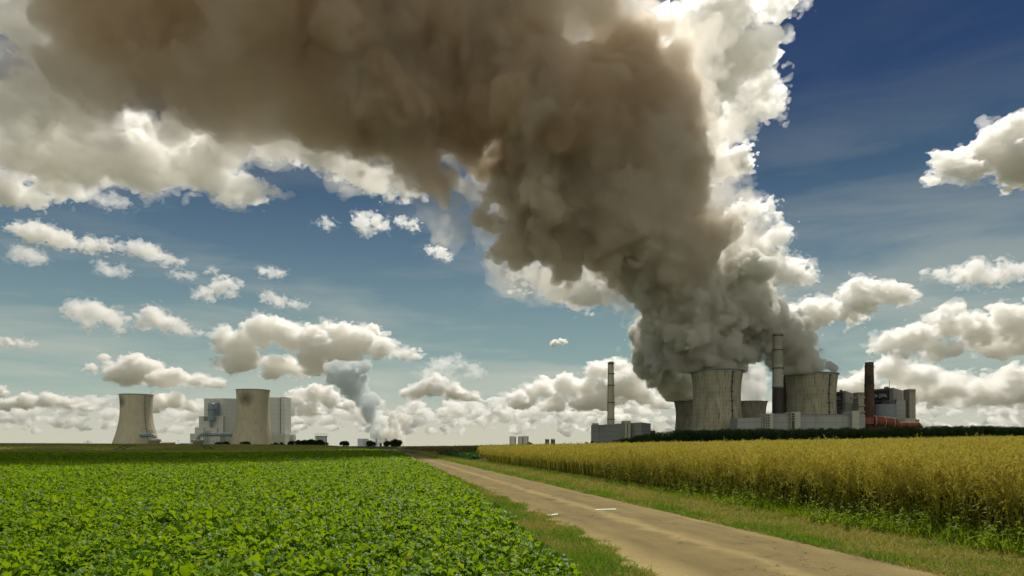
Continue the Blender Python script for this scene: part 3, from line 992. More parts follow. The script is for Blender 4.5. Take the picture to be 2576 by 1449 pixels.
def ground_h(x, y):
    x = np.asarray(x, float); y = np.asarray(y, float)
    u = x - rape_edge(y)
    hr = .017 * np.clip(u, 0, 150) * (1 - sstep(150, 330, y))
    side = .62 + .38 * (1 - sstep(-120, -20, x + .12 * y)) + .4 * (1 - sstep(-330, -150, x))
    hl = 2.0 * sstep(265, 470, y) * (1 - sstep(560, 800, y)) * side - .8 * sstep(600, 900, y)
    dip = -.95 * sstep(120, 265, y) * (1 - sstep(285, 345, y))
    hl = hl + dip * (1 - sstep(-60, 0, x + .1766 * y))
    return hr + hl * (1 - sstep(60, 200, u) * 0) * (1 - sstep(0, 60, u))


def graded(a, b, near, grow, start):
    out = [0.0]; s = near
    while out[-1] < max(abs(a), abs(b)):
        out.append(out[-1] + s)
        if out[-1] > start:
            s *= grow
    out = np.array(out)
    return np.unique(np.concatenate([-out[out <= abs(a)][::-1] if a < 0 else [], out[out <= b], [a, b]]))


def make_ground():
    xs = graded(-26000, 26000, 4.0, 1.09, 160); ys = graded(-300, 30000, 4.0, 1.06, 560)
    X, Y = np.meshgrid(xs, ys, indexing='ij')
    V = np.stack([X, Y, ground_h(X, Y)], -1).reshape(-1, 3)
    nx, ny = len(xs), len(ys)
    i = (np.arange(nx - 1)[:, None] * ny + np.arange(ny - 1)[None, :]).ravel()
    Fc = np.stack([i, i + ny, i + ny + 1, i + 1], 1)
    m, nt, out = new_mat('soil_and_grass')
    n1 = noise(nt, coords(nt, (.8, .8, .8)), 1.0, 8, .65)
    n2 = noise(nt, coords(nt, (9, 9, 9)), 1.0, 6, .7)
    s = math_n(nt, 'ADD', math_n(nt, 'MULTIPLY', n1, .5), math_n(nt, 'MULTIPLY', n2, .5))
    col = ramp(nt, s, [(.3, (.02, .022, .008)), (.48, (.05, .06, .016)), (.6, (.10, .085, .03)), (.75, (.13, .12, .045))])
    principled(nt, out, col, .95, .1, normal=bump(nt, n2, .6, .04))
    tag(link_mesh('ground', mesh_np('ground', V, Fc, True), m), kind='structure')


def make_road():
    ys = np.concatenate([np.arange(2, 40, .25), np.arange(40, 155, 1.0), np.arange(155, 520, 4.0)])
    k = 9
    rng = np.random.default_rng(5)
    jl = np.interp(ys, ys[::3], rng.normal(0, .05, len(ys[::3]))); jr = np.interp(ys, ys[::3], rng.normal(0, .05, len(ys[::3])))
    rows = []
    for j in range(k):
        t = j / (k - 1)
        x = (road_l(ys) + jl) * (1 - t) + (road_r(ys) + jr) * t
        z = ground_h(x, ys) + .006 + .05 * (1 - (2 * t - 1) ** 2)
        rows.append(np.stack([x, ys, z], -1))
    V = np.stack(rows, 1).reshape(-1, 3)
    i = (np.arange(len(ys) - 1)[:, None] * k + np.arange(k - 1)[None, :]).ravel()
    Fc = np.stack([i, i + 1, i + k + 1, i + k], 1)
    m, nt, out = new_mat('worn_lane')
    tc = nt.nodes.new("ShaderNodeTexCoord")
    sp = nt.nodes.new("ShaderNodeSeparateXYZ"); L(nt, tc.outputs['Object'], sp.inputs[0])
    lat = math_n(nt, 'ADD', sp.outputs[0], math_n(nt, 'MULTIPLY', sp.outputs[1], .1772))     # 3.6 .. 7.1 across the lane
    cb = nt.nodes.new("ShaderNodeCombineXYZ"); L(nt, lat, cb.inputs[0]); L(nt, math_n(nt, 'MULTIPLY', sp.outputs[1], .12), cb.inputs[1])
    streak = noise(nt, cb.outputs[0], 2.2, 6, .6)
    grain = noise(nt, tc.outputs['Object'], 55, 4, .75)
    blot = noise(nt, tc.outputs['Object'], .8, 6, .62)
    s = math_n(nt, 'ADD', math_n(nt, 'MULTIPLY', streak, .55), math_n(nt, 'MULTIPLY', blot, .45))
    col = ramp(nt, s, [(.33, (.165, .128, .054)), (.5, (.215, .165, .068)), (.68, (.275, .21, .086))])
    # sandy dust along the left rim and down the middle between the wheel tracks
    wob = math_n(nt, 'ADD', lat, math_n(nt, 'MULTIPLY', math_n(nt, 'SUBTRACT', blot, .5), 1.1))
    rim = math_n(nt, 'SUBTRACT', 1.0, math_n(nt, 'DIVIDE', math_n(nt, 'SUBTRACT', wob, 3.2), .95), True)
    mid = math_n(nt, 'SUBTRACT', 1.0, math_n(nt, 'DIVIDE', math_n(nt, 'ABSOLUTE', math_n(nt, 'SUBTRACT', wob, 5.25)), .28), True)
    rim2 = math_n(nt, 'SUBTRACT', 1.0, math_n(nt, 'DIVIDE', math_n(nt, 'SUBTRACT', 7.15, wob), .5), True)
    dust = math_n(nt, 'MAXIMUM', math_n(nt, 'MULTIPLY', rim, .9), math_n(nt, 'MULTIPLY', mid, .45))
    dust = math_n(nt, 'MAXIMUM', dust, math_n(nt, 'MULTIPLY', rim2, .35))
    col = mixc(nt, dust, col, (.46, .355, .15))
    # cracks
    vo = nt.nodes.new("ShaderNodeTexVoronoi"); vo.feature = 'DISTANCE_TO_EDGE'; vo.inputs['Scale'].default_value = 1.15
    warp = nt.nodes.new("ShaderNodeTexNoise"); warp.inputs['Scale'].default_value = 2.5; warp.inputs['Detail'].default_value = 6
    L(nt, tc.outputs['Object'], warp.inputs['Vector'])
    va = nt.nodes.new("ShaderNodeVectorMath"); va.operation = 'MULTIPLY_ADD'
    L(nt, warp.outputs['Color'], va.inputs[0]); va.inputs[1].default_value = (.9, .9, .9); L(nt, tc.outputs['Object'], va.inputs[2])
    L(nt, va.outputs[0], vo.inputs['Vector'])
    crack = math_n(nt, 'LESS_THAN', vo.outputs['Distance'], .008)
    where = math_n(nt, 'GREATER_THAN', noise(nt, tc.outputs['Object'], .35, 3, .5), .54)
    crack = math_n(nt, 'MULTIPLY', crack, math_n(nt, 'MULTIPLY', where, math_n(nt, 'SUBTRACT', .8, rim)), True)
    col = mixc(nt, crack, col, (.035, .027, .018))
    col = mixc(nt, .55, col, mixc(nt, 1.0, col, ramp(nt, grain, [(.3, .45), (.7, 1.5)]), 'MULTIPLY'))
    hgt = math_n(nt, 'SUBTRACT', math_n(nt, 'MULTIPLY', grain, .35), crack)
    principled(nt, out, col, .95, .08, normal=bump(nt, hgt, .5, .012))
    tag(link_mesh('road', mesh_np('road', V, Fc, True), m), kind='structure')


def make_paint_marks():
    m, nt, out = new_mat('worn_white_paint')
    g = noise(nt, coords(nt, (14, 14, 14)), 1.0, 5, .7)
    principled(nt, out, ramp(nt, g, [(.3, (.5, .48, .42)), (.5, (.78, .77, .72))]), .6, .3)
    for lab, a, b, w in (("longer white painted dash across the middle of the lane", (1498, 1283.4), (1550, 1281.2), .10), ("short white painted dash near the left rim of the lane", (1377, 1293.6), (1403, 1291.8), .12)):
        pa, pb = [np.array([(p[0] - CX) / F * (CZ - .05) * F / (p[1] - HY), (CZ - .05) * F / (p[1] - HY)]) for p in (a, b)]
        n = 16
        vs, fs = [], []
        rng = random.Random(3)
        for i in range(n + 1):
            p = pa + (pb - pa) * i / n
            t = (p[0] - road_l(p[1])) / (road_r(p[1]) - road_l(p[1]))
            for s in (-1, 1):
                q = p + np.array([.0, s * (w + rng.uniform(-.02, .02))])
                vs.append((q[0], q[1], .006 + .05 * (1 - (2 * t - 1) ** 2) + .008))
            if i:
                fs.append((2 * i - 2, 2 * i, 2 * i + 1, 2 * i - 1))
        tag(link_mesh('paint_mark', mesh_np('paint_mark', vs, fs), m), lab, 'road marking', 'painted dashes on the lane')


# ------------------------------------------------------------------ leafy things
def leaf_mat(name, stops, trans=(.2, .4, .03), tmix=.3, rough=.45, spec=.4, zramp=None, tint=None):
    """STOPS: colours picked at random per leaf"""
    m, nt, out = new_mat(name)
    gi = nt.nodes.new("ShaderNodeNewGeometry")
    col = ramp(nt, gi.outputs['Random Per Island'], stops)
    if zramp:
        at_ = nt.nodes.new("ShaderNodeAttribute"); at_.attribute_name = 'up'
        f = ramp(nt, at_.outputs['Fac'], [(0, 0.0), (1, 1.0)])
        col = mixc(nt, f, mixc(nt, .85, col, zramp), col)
    if tint:
        at2 = nt.nodes.new("ShaderNodeAttribute"); at2.attribute_name = 'tint'
        col = mixc(nt, math_n(nt, 'MULTIPLY', at2.outputs['Fac'], .8), col, mixc(nt, 1.0, col, tint, 'MULTIPLY'))
    p = N(nt, "ShaderNodeBsdfPrincipled")
    L(nt, col, p.inputs['Base Color'])
    p.inputs['Roughness'].default_value = rough
    p.inputs['Specular IOR Level'].default_value = spec
    t = N(nt, "ShaderNodeBsdfTranslucent")
    L(nt, mixc(nt, .6, col, trans), t.inputs['Color'])
    mx = N(nt, "ShaderNodeMixShader"); mx.inputs[0].default_value = tmix
    L(nt, p.outputs[0], mx.inputs[1]); L(nt, t.outputs[0], mx.inputs[2])
    L(nt, mx.outputs[0], out.inputs['Surface'])
    return m


def unit(v): return v / np.maximum(np.linalg.norm(v, axis=-1, keepdims=True), 1e-9)


def slips(p, d, length, width, rng, taper=True):
    """thin four-cornered blades from p along d (n,3); returns verts (n*4,3), faces (n,4)"""
    n = len(p)
    side = unit(np.cross(d, rng.standard_normal((n, 3))))
    length = np.broadcast_to(length, n)[:, None]; width = np.broadcast_to(width, n)[:, None]
    a = p; c = p + d * length
    mid = p + d * length * .45
    V = np.stack([a, mid + side * width / 2, c, mid - side * width / 2], 1).reshape(-1, 3)
    return V, np.arange(n * 4).reshape(n, 4)


def merge(parts):
    vs, fs, k = [], [], 0
    for V, Fc in parts:
        vs.append(V); fs.append(Fc + k); k += len(V)
    return np.concatenate(vs), np.concatenate(fs)


def set_up(me, up, name='up'):
    a = me.attributes.new(name, 'FLOAT', 'POINT')
    a.data.foreach_set('value', np.ascontiguousarray(up, np.float32))


def broad_leaves(base, az, tilt, length, width, rng, ns=6, nt_=5, crinkle=.02, droop=.5):
    """crinkled leaf blades: base (n,3), azimuth, tilt above the horizontal at the foot, drooping outwards"""
    n = len(base)
    s = np.linspace(0, 1, ns); t = np.linspace(-1, 1, nt_)
    w = np.array([.16, .72, 1.0, .95, .66, .12]) if ns == 6 else (np.array([.2, 1.0, .85, .15]) if ns == 4 else np.sin(np.pi * np.clip(s * .9 + .08, 0, 1)))
    ang = tilt[:, None] - droop * s[None, :] * (1 + .5 * rng.random((n, 1)))
    ds = np.diff(s, prepend=0)
    r = np.cumsum(np.cos(ang) * ds[None, :], 1) * length[:, None]
    z = np.cumsum(np.sin(ang) * ds[None, :], 1) * length[:, None]
    ca, sa = np.cos(az), np.sin(az)
    fold = rng.uniform(-.1, .5, n)
    lat = w[None, :, None] * t[None, None, :] * (width[:, None, None] / 2)
    X = base[:, 0][:, None, None] + ca[:, None, None] * r[:, :, None] - sa[:, None, None] * lat
    Y = base[:, 1][:, None, None] + sa[:, None, None] * r[:, :, None] + ca[:, None, None] * lat
    Z = base[:, 2][:, None, None] + z[:, :, None] + np.abs(lat) * fold[:, None, None] + rng.normal(0, 1, (n, ns, nt_)) * (crinkle * length[:, None, None]) * (.35 + np.abs(t))[None, None, :]
    V = np.stack([X, Y, Z], -1).reshape(-1, 3)
    q = (np.arange(ns - 1)[:, None] * nt_ + np.arange(nt_ - 1)[None, :]).ravel()
    q = np.stack([q, q + nt_, q + nt_ + 1, q + 1], 1)
    Fc = (q[None] + (np.arange(n) * ns * nt_)[:, None, None]).reshape(-1, 4)
    return V, Fc


def scatter(y0, y1, xl, xr, dens, rng):
    """points between the curves xl(y), xr(y); DENS per square metre"""
    ys = np.linspace(y0, y1, 400)
    w = np.maximum(xr(ys) - xl(ys), 0)
    area = np.trapezoid(w, ys) if hasattr(np, 'trapezoid') else np.trapz(w, ys)
    n = int(area * dens)
    c = np.cumsum(w); c = c / c[-1]
    y = np.interp(rng.random(n), c, ys)
    a, b = xl(y), xr(y)
    return a + (b - a) * rng.random(n), y


def make_beet():
    rng = np.random.default_rng(11)
    left = lambda y: -.74 * y - 2.5
    edge = lambda y: beet_edge(y) - .12
    parts = []
    for y0, y1, dens, nl, ns, nt_, sc, wid in ((6.5, 16, 25, 12, 6, 5, .74, .72), (16, 32, 25, 10, 4, 3, .73, .78), (32, 70, 17, 9, 4, 3, .84, .82), (70, 150, 3.2, 6, 2, 2, 1.9, .9), (150, 287, 1.1, 5, 2, 2, 3.2, 1.0)):
        x, y = scatter(y0, y1, left, edge, dens, rng)
        n = len(x)
        z = ground_h(x, y)
        vig = 1 + .18 * np.sin(x * .9 + 2 * np.sin(y * .35)) * np.sin(y * .7) + rng.normal(0, .14, n)
        vig = np.clip(vig, .55, 1.5)
        thin = (rng.random(n) < .05)
        vig[thin] *= .5
        k = np.repeat(np.arange(n), nl)
        az = rng.uniform(0, 2 * np.pi, n)[k] + np.tile(np.arange(nl) * 2.4, n) + rng.normal(0, .25, n * nl)
        inner = np.tile(np.linspace(0, 1, nl), n)
        flatk = 1.0 if sc < 1.5 else 1.25 / sc
        tilt = (.15 + .95 * inner) * flatk + rng.normal(0, .30, n * nl)
        ln = (.165 + .085 * rng.random(n * nl)) * sc * vig[k] * (1 - .3 * inner)
        out_r = (.03 + .10 * (1 - inner)) * sc
        base = np.stack([x[k] + np.cos(az) * out_r, y[k] + np.sin(az) * out_r, z[k] + (.07 + .12 * inner + .04 * rng.random(n * nl)) * vig[k] + .02], 1)
        if ns == 2:
            base[:, 2] += .08 * rng.random(n * nl)
        V, Fc = broad_leaves(base, az, tilt, ln, ln * wid, rng, ns, nt_, (.085 if ns == 6 else .11) if ns > 2 else .12, .75)
        if ns == 2:      # far away: plain tilted leaves
            V = V.reshape(n * nl, 2, 2, 3)
            mid = V.mean(1, keepdims=True)
            V[:, :, :, :2] = mid[..., :2] + (V[:, :, :, :2] - mid[..., :2]) + 0
            s_ = np.stack([-np.sin(az), np.cos(az)], 1)[:, None, :] * (ln * wid / 2)[:, None, None]
            V[:, :, 0, :2] -= s_ * .5; V[:, :, 1, :2] += s_ * .5
            V = V.reshape(-1, 3)
        parts.append((V, Fc))
        if ns == 6:      # stalks under the nearest leaves
            b = np.stack([x[k], y[k], z[k] + .01], 1)
            d = base - b; l_ = np.linalg.norm(d, axis=1)
            parts.append(slips(b, unit(d), l_ * 1.08, .018, rng))
    V, Fc = merge(parts)
    mt = leaf_mat('beet_leaf', [(0, (.028, .085, .002)), (.35, (.070, .175, .003)), (.7, (.125, .24, .005)), (.95, (.20, .30, .012)), (1, (.30, .31, .04))], (.42, .60, .004), .47, .42, .08)
    me = mesh_np('sugar_beet_crop', V, Fc, True)
    tag(link_mesh('sugar_beet_crop', me, mt), 'dense field of glossy bright green beet leaves left of the lane', 'crop', kind='stuff')
    # brown leaf litter showing between plants is the soil itself


def make_rape():
    rng = np.random.default_rng(21)
    parts, ups, tints = [], [], []

    def put(vf, zb, ti):
        parts.append(vf); ups.append(zb); tints.append(np.repeat(ti, len(zb) // len(ti)))
    right = lambda y: .735 * y + 4
    zones = ((8.5, 20, 0, 2.4, 34, 9, 15, 1.35), (20, 34, 0, 3.0, 26, 8, 12, 1.6), (8.5, 34, 2.4, 14, 17, 7, 10, 1.6),
             (34, 76, 0, 4.0, 13, 7, 8, 2.0), (34, 76, 4.0, 40, 4.5, 7, 7, 2.6), (14, 34, 14, 60, 6, 7, 8, 2.0), (76, 128, -3, 140, 1.5, 8, 6, 4.2), (34, 76, 40, 90, 3.0, 7, 7, 3.0))
    for y0, y1, u0, u1, dens, nb, npod, sc in zones:
        if y0 >= 76:
            xl = lambda y: np.maximum(rape_edge(76) + (y - 76) * -.045, -1e9)
            xr = lambda y: np.minimum(right(y), xl(y) + u1)
        else:
            xl = lambda y: rape_edge(y) + u0
            xr = lambda y: np.minimum(right(y), rape_edge(y) + u1)
        x, y = scatter(y0, y1, xl, xr, dens, rng)
        n = len(x)
        if n == 0:
            continue
        x = x + rng.normal(0, .12, n) * (u0 == 0)
        z = ground_h(x, y)
        clump = .5 + .5 * np.sin(x * 1.3 + 1.7 * np.sin(y * .8)) * np.sin(y * 1.1 + x * .4)
        H = 1.30 + .20 * clump + rng.normal(0, .11, n)
        ti = np.clip(.5 + .28 * np.sin(x * 1.9 + 2.1 * np.sin(y * 1.3)) * np.sin(y * 1.7 - x * .8) + rng.normal(0, .26, n), 0, 1)
        tall = rng.random(n) < .03
        H[tall] += .16
        lean = rng.normal(0, .10, (n, 2))
        if u0 == 0:       # the outermost plants sag over the verge
            lean[:, 0] -= .10 * rng.random(n)
        foot = np.stack([x, y, z], 1)
        d = unit(np.column_stack([lean, np.ones(n)]))
        if sc < 3:
            V, Fc = slips(foot, d, H * .8, .013 * max(1, sc * .8), rng)
            V.reshape(n, 4, 3)[:, [1, 3], :] += 0
            put((V, Fc), np.repeat(z, 4), ti)
            V, Fc = slips(foot + d * .02, d, H * .98, .010 * sc, rng)
            put((V, Fc), np.repeat(z, 4), ti)
        k = np.repeat(np.arange(n), nb)
        nbk = len(k)
        hz = rng.uniform(.42, .95, nbk)
        az = rng.uniform(0, 2 * np.pi, nbk)
        bl = (.30 + .25 * rng.random(nbk)) * (1.15 - hz * .55) * (1 if sc < 3 else 1.4)
        bd = unit(np.stack([np.cos(az) * .65, np.sin(az) * .65, .75 + .5 * rng.random(nbk)], 1))
        bp = foot[k] + d[k] * (hz * H[k])[:, None]
        over = (bp[:, 2] + bd[:, 2] * bl - z[k]) - (H[k] + .1)
        bp[:, 2] -= np.maximum(over, 0)
        if sc < 3:
            put(slips(bp, bd, bl, .006 * sc, rng), np.repeat(z[k], 4), ti[k])
        kk = np.repeat(np.arange(nbk), npod)
        f = rng.uniform(.2, 1.05, len(kk))
        pp = bp[kk] + bd[kk] * (bl[kk] * f)[:, None]
        pd = unit(bd[kk] * .55 + rng.standard_normal((len(kk), 3)) * .55 + np.array([0, 0, .18]))
        put(slips(pp, pd, rng.uniform(.045, .085, len(kk)) * (sc ** .6), .0095 * sc, rng), np.repeat(z[k][kk], 4), ti[k][kk])
        if sc < 1.7 and u0 == 0:        # leaves on the lower stems
            m_ = 5
            k2 = np.repeat(np.arange(n), m_)
            hz = rng.uniform(.15, .6, len(k2)); az = rng.uniform(0, 2 * np.pi, len(k2))
            b = foot[k2] + d[k2] * (hz * H[k2])[:, None]
            ln = rng.uniform(.08, .19, len(k2))
            V, Fc = broad_leaves(b, az, rng.uniform(-.3, .7, len(k2)), ln, ln * .35, rng, 4, 3, .05, .8)
            put((V, Fc), np.repeat(z[k2], 12), ti[k2])
    V, Fc = merge(parts)
    zb = np.concatenate(ups)
    me = mesh_np('rapeseed_crop', V, Fc)
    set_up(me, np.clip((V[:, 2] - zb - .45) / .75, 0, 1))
    set_up(me, np.concatenate(tints), 'tint')
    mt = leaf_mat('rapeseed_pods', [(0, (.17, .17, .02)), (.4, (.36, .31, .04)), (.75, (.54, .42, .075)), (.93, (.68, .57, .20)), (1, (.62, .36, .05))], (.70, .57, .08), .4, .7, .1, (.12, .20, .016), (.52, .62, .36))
    tag(link_mesh('rapeseed_crop', me, mt), 'tall ripening rapeseed standing right of the mown verge', 'crop', kind='stuff')
    # the shaded mass of stems and leaves inside the stand
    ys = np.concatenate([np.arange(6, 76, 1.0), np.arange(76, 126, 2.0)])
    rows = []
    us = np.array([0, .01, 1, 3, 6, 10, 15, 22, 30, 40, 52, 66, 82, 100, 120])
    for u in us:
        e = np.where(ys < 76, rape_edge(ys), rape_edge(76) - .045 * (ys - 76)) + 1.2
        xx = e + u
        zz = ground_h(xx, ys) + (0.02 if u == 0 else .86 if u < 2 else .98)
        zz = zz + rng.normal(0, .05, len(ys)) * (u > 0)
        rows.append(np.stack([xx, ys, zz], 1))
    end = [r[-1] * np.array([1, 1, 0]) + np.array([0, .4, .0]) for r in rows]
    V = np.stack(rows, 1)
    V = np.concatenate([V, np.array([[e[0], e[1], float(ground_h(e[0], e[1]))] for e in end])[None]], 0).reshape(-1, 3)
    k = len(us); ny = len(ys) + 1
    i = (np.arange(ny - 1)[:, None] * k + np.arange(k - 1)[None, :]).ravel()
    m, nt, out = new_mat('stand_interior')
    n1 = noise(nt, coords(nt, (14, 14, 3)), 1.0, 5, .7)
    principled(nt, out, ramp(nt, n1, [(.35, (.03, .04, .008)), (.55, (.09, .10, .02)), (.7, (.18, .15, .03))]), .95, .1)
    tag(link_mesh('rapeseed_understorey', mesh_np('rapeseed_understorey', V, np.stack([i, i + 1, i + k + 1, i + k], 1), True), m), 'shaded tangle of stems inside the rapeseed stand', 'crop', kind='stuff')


def blades(x, y, ln, wd, rng, spread, z0=0.0):
    p = np.stack([x, y, ground_h(x, y) + z0], 1)
    n = len(x)
    d = unit(np.column_stack([rng.normal(0, spread, (n, 2)), np.ones(n) * .6]))
    V, Fc = slips(p, d, ln, wd, rng)
    q = V.reshape(n, 4, 3)
    q[:, 2, 2] -= (np.linalg.norm(d[:, :2], axis=1) * ln * .35)     # tips bow down
    q[:, 2, 2] = np.maximum(q[:, 2, 2], p[:, 2] + .005)
    return q.reshape(-1, 3), Fc


def make_verges():
    rng = np.random.default_rng(31)
    # right: mown, straw coloured
    straw, green, weed = [], [], []
    for y0, y1, dens, w in ((7, 15, 2200, .010), (15, 26, 1300, .014), (26, 46, 600, .02), (46, 90, 220, .03), (90, 160, 60, .07)):
        x, y = scatter(y0, y1, lambda t: road_r(t) - .05, lambda t: rape_edge(t) + .5, dens, rng)
        u = (x - road_r(y)) / (rape_edge(y) - road_r(y))
        pat = np.sin(x * 2.1 + y * 1.3) * np.sin(y * 1.9 - x * .7) + rng.normal(0, .6, len(x))
        isg = (pat > .75 + .5 * np.sin(np.clip(u, 0, 1) * 3.1) - .9 * (u < .16) - .5 * (u > .85))
        ln = rng.uniform(.06, .19, len(x)) * (w / .010) ** .45
        straw.append(blades(x[~isg], y[~isg], ln[~isg], w, rng, .9))
        green.append(blades(x[isg], y[isg], ln[isg] * 1.15, w, rng, .5))
        # left: greener, with clippings
        x, y = scatter(y0, y1, lambda t: beet_edge(t) - .35, lambda t: road_l(t) + .10 + .12 * np.sin(t * 2.3) + .08 * np.sin(t * 6.1), dens * 1.1, rng)
        pat = np.sin(x * 1.6 + y * .9) * np.sin(y * 1.2 - x * 1.1) + rng.normal(0, .55, len(x))
        v = (x - beet_edge(y)) / np.maximum(road_l(y) - beet_edge(y), .2)
        isg = pat > .42 * v
        ln = rng.uniform(.06, .18, len(x)) * (w / .010) ** .45
        straw.append(blades(x[~isg], y[~isg], ln[~isg] * .9, w, rng, .8))
        green.append(blades(x[isg], y[isg], ln[isg] * 1.1, w, rng, .45))
    # stray tufts creeping on to the lane's left rim
    for k in range(60):
        cy = rng.uniform(8, 40); cx = road_l(cy) + abs(rng.normal(0, .22))
        m_ = rng.integers(12, 50)
        green.append(blades(rng.normal(cx, .05, m_), rng.normal(cy, .09, m_), rng.uniform(.03, .08, m_), .008, rng, .8, .02))
    V, Fc = merge(straw)
    mt = leaf_mat('mown_straw', [(0, (.18, .18, .03)), (.4, (.32, .29, .06)), (.8, (.46, .40, .11)), (1, (.58, .49, .17))], (.45, .42, .08), .3, .7, .1)
    tag(link_mesh('mown_grass', mesh_np('mown_grass', V, Fc), mt), 'dry mown grass clippings on the verges of the lane', 'grass', kind='stuff')
    V, Fc = merge(green)
    mt = leaf_mat('verge_grass', [(0, (.06, .11, .008)), (.5, (.12, .20, .014)), (.85, (.20, .27, .025)), (1, (.3, .29, .05))], (.24, .45, .02), .38, .6, .15)
    tag(link_mesh('verge_grass', mesh_np('verge_grass', V, Fc), mt), 'short green grass growing along the verges of the lane', 'grass', kind='stuff')
    # nettles and tall grass at the foot of the rapeseed
    parts = []
    for y0, y1, dens in ((7, 12.5, 46), (12.5, 17, 36), (17, 23, 16), (23, 30, 3)):
        x, y = scatter(y0, y1, lambda t: rape_edge(t) - .95 - .3 * np.sin(t * 1.4), lambda t: rape_edge(t) + .25, dens, rng)
        n = len(x)
        keep = rng.random(n) < .35 + .65 * np.sin(y * .55 + .4) ** 2
        x, y = x[keep], y[keep]; n = len(x)
        h = rng.uniform(.2, .58, n)
        z = ground_h(x, y)
        foot = np.stack([x, y, z], 1)
        d = unit(np.column_stack([rng.normal(0, .18, (n, 2)), np.ones(n)]))
        parts.append(slips(foot, d, h, .012, rng))
        nl = 12
        k = np.repeat(np.arange(n), nl)
        f = rng.uniform(.25, 1, len(k)); az = rng.uniform(0, 6.28, len(k))
        b = foot[k] + d[k] * (h[k] * f)[:, None]
        ln = rng.uniform(.05, .11, len(k)) * (1.3 - .5 * f)
        parts.append(broad_leaves(b, az, rng.uniform(-.1, .7, len(k)), ln, ln * .5, rng, 4, 3, .04, .7))
        x, y = scatter(y0, y1, lambda t: rape_edge(t) - .8, lambda t: rape_edge(t) + .3, dens * 12, rng)
        parts.append(blades(x, y, rng.uniform(.15, .45, len(x)), .011, rng, .33))
    V, Fc = merge(parts)
    mt = leaf_mat('nettle_leaf', [(0, (.065, .125, .004)), (.6, (.15, .24, .006)), (1, (.25, .32, .03))], (.44, .6, .012), .42, .65, .12)
    tag(link_mesh('weeds', mesh_np('weeds', V, Fc, True), mt), 'bright green weeds at the foot of the rapeseed', 'weeds', kind='stuff')


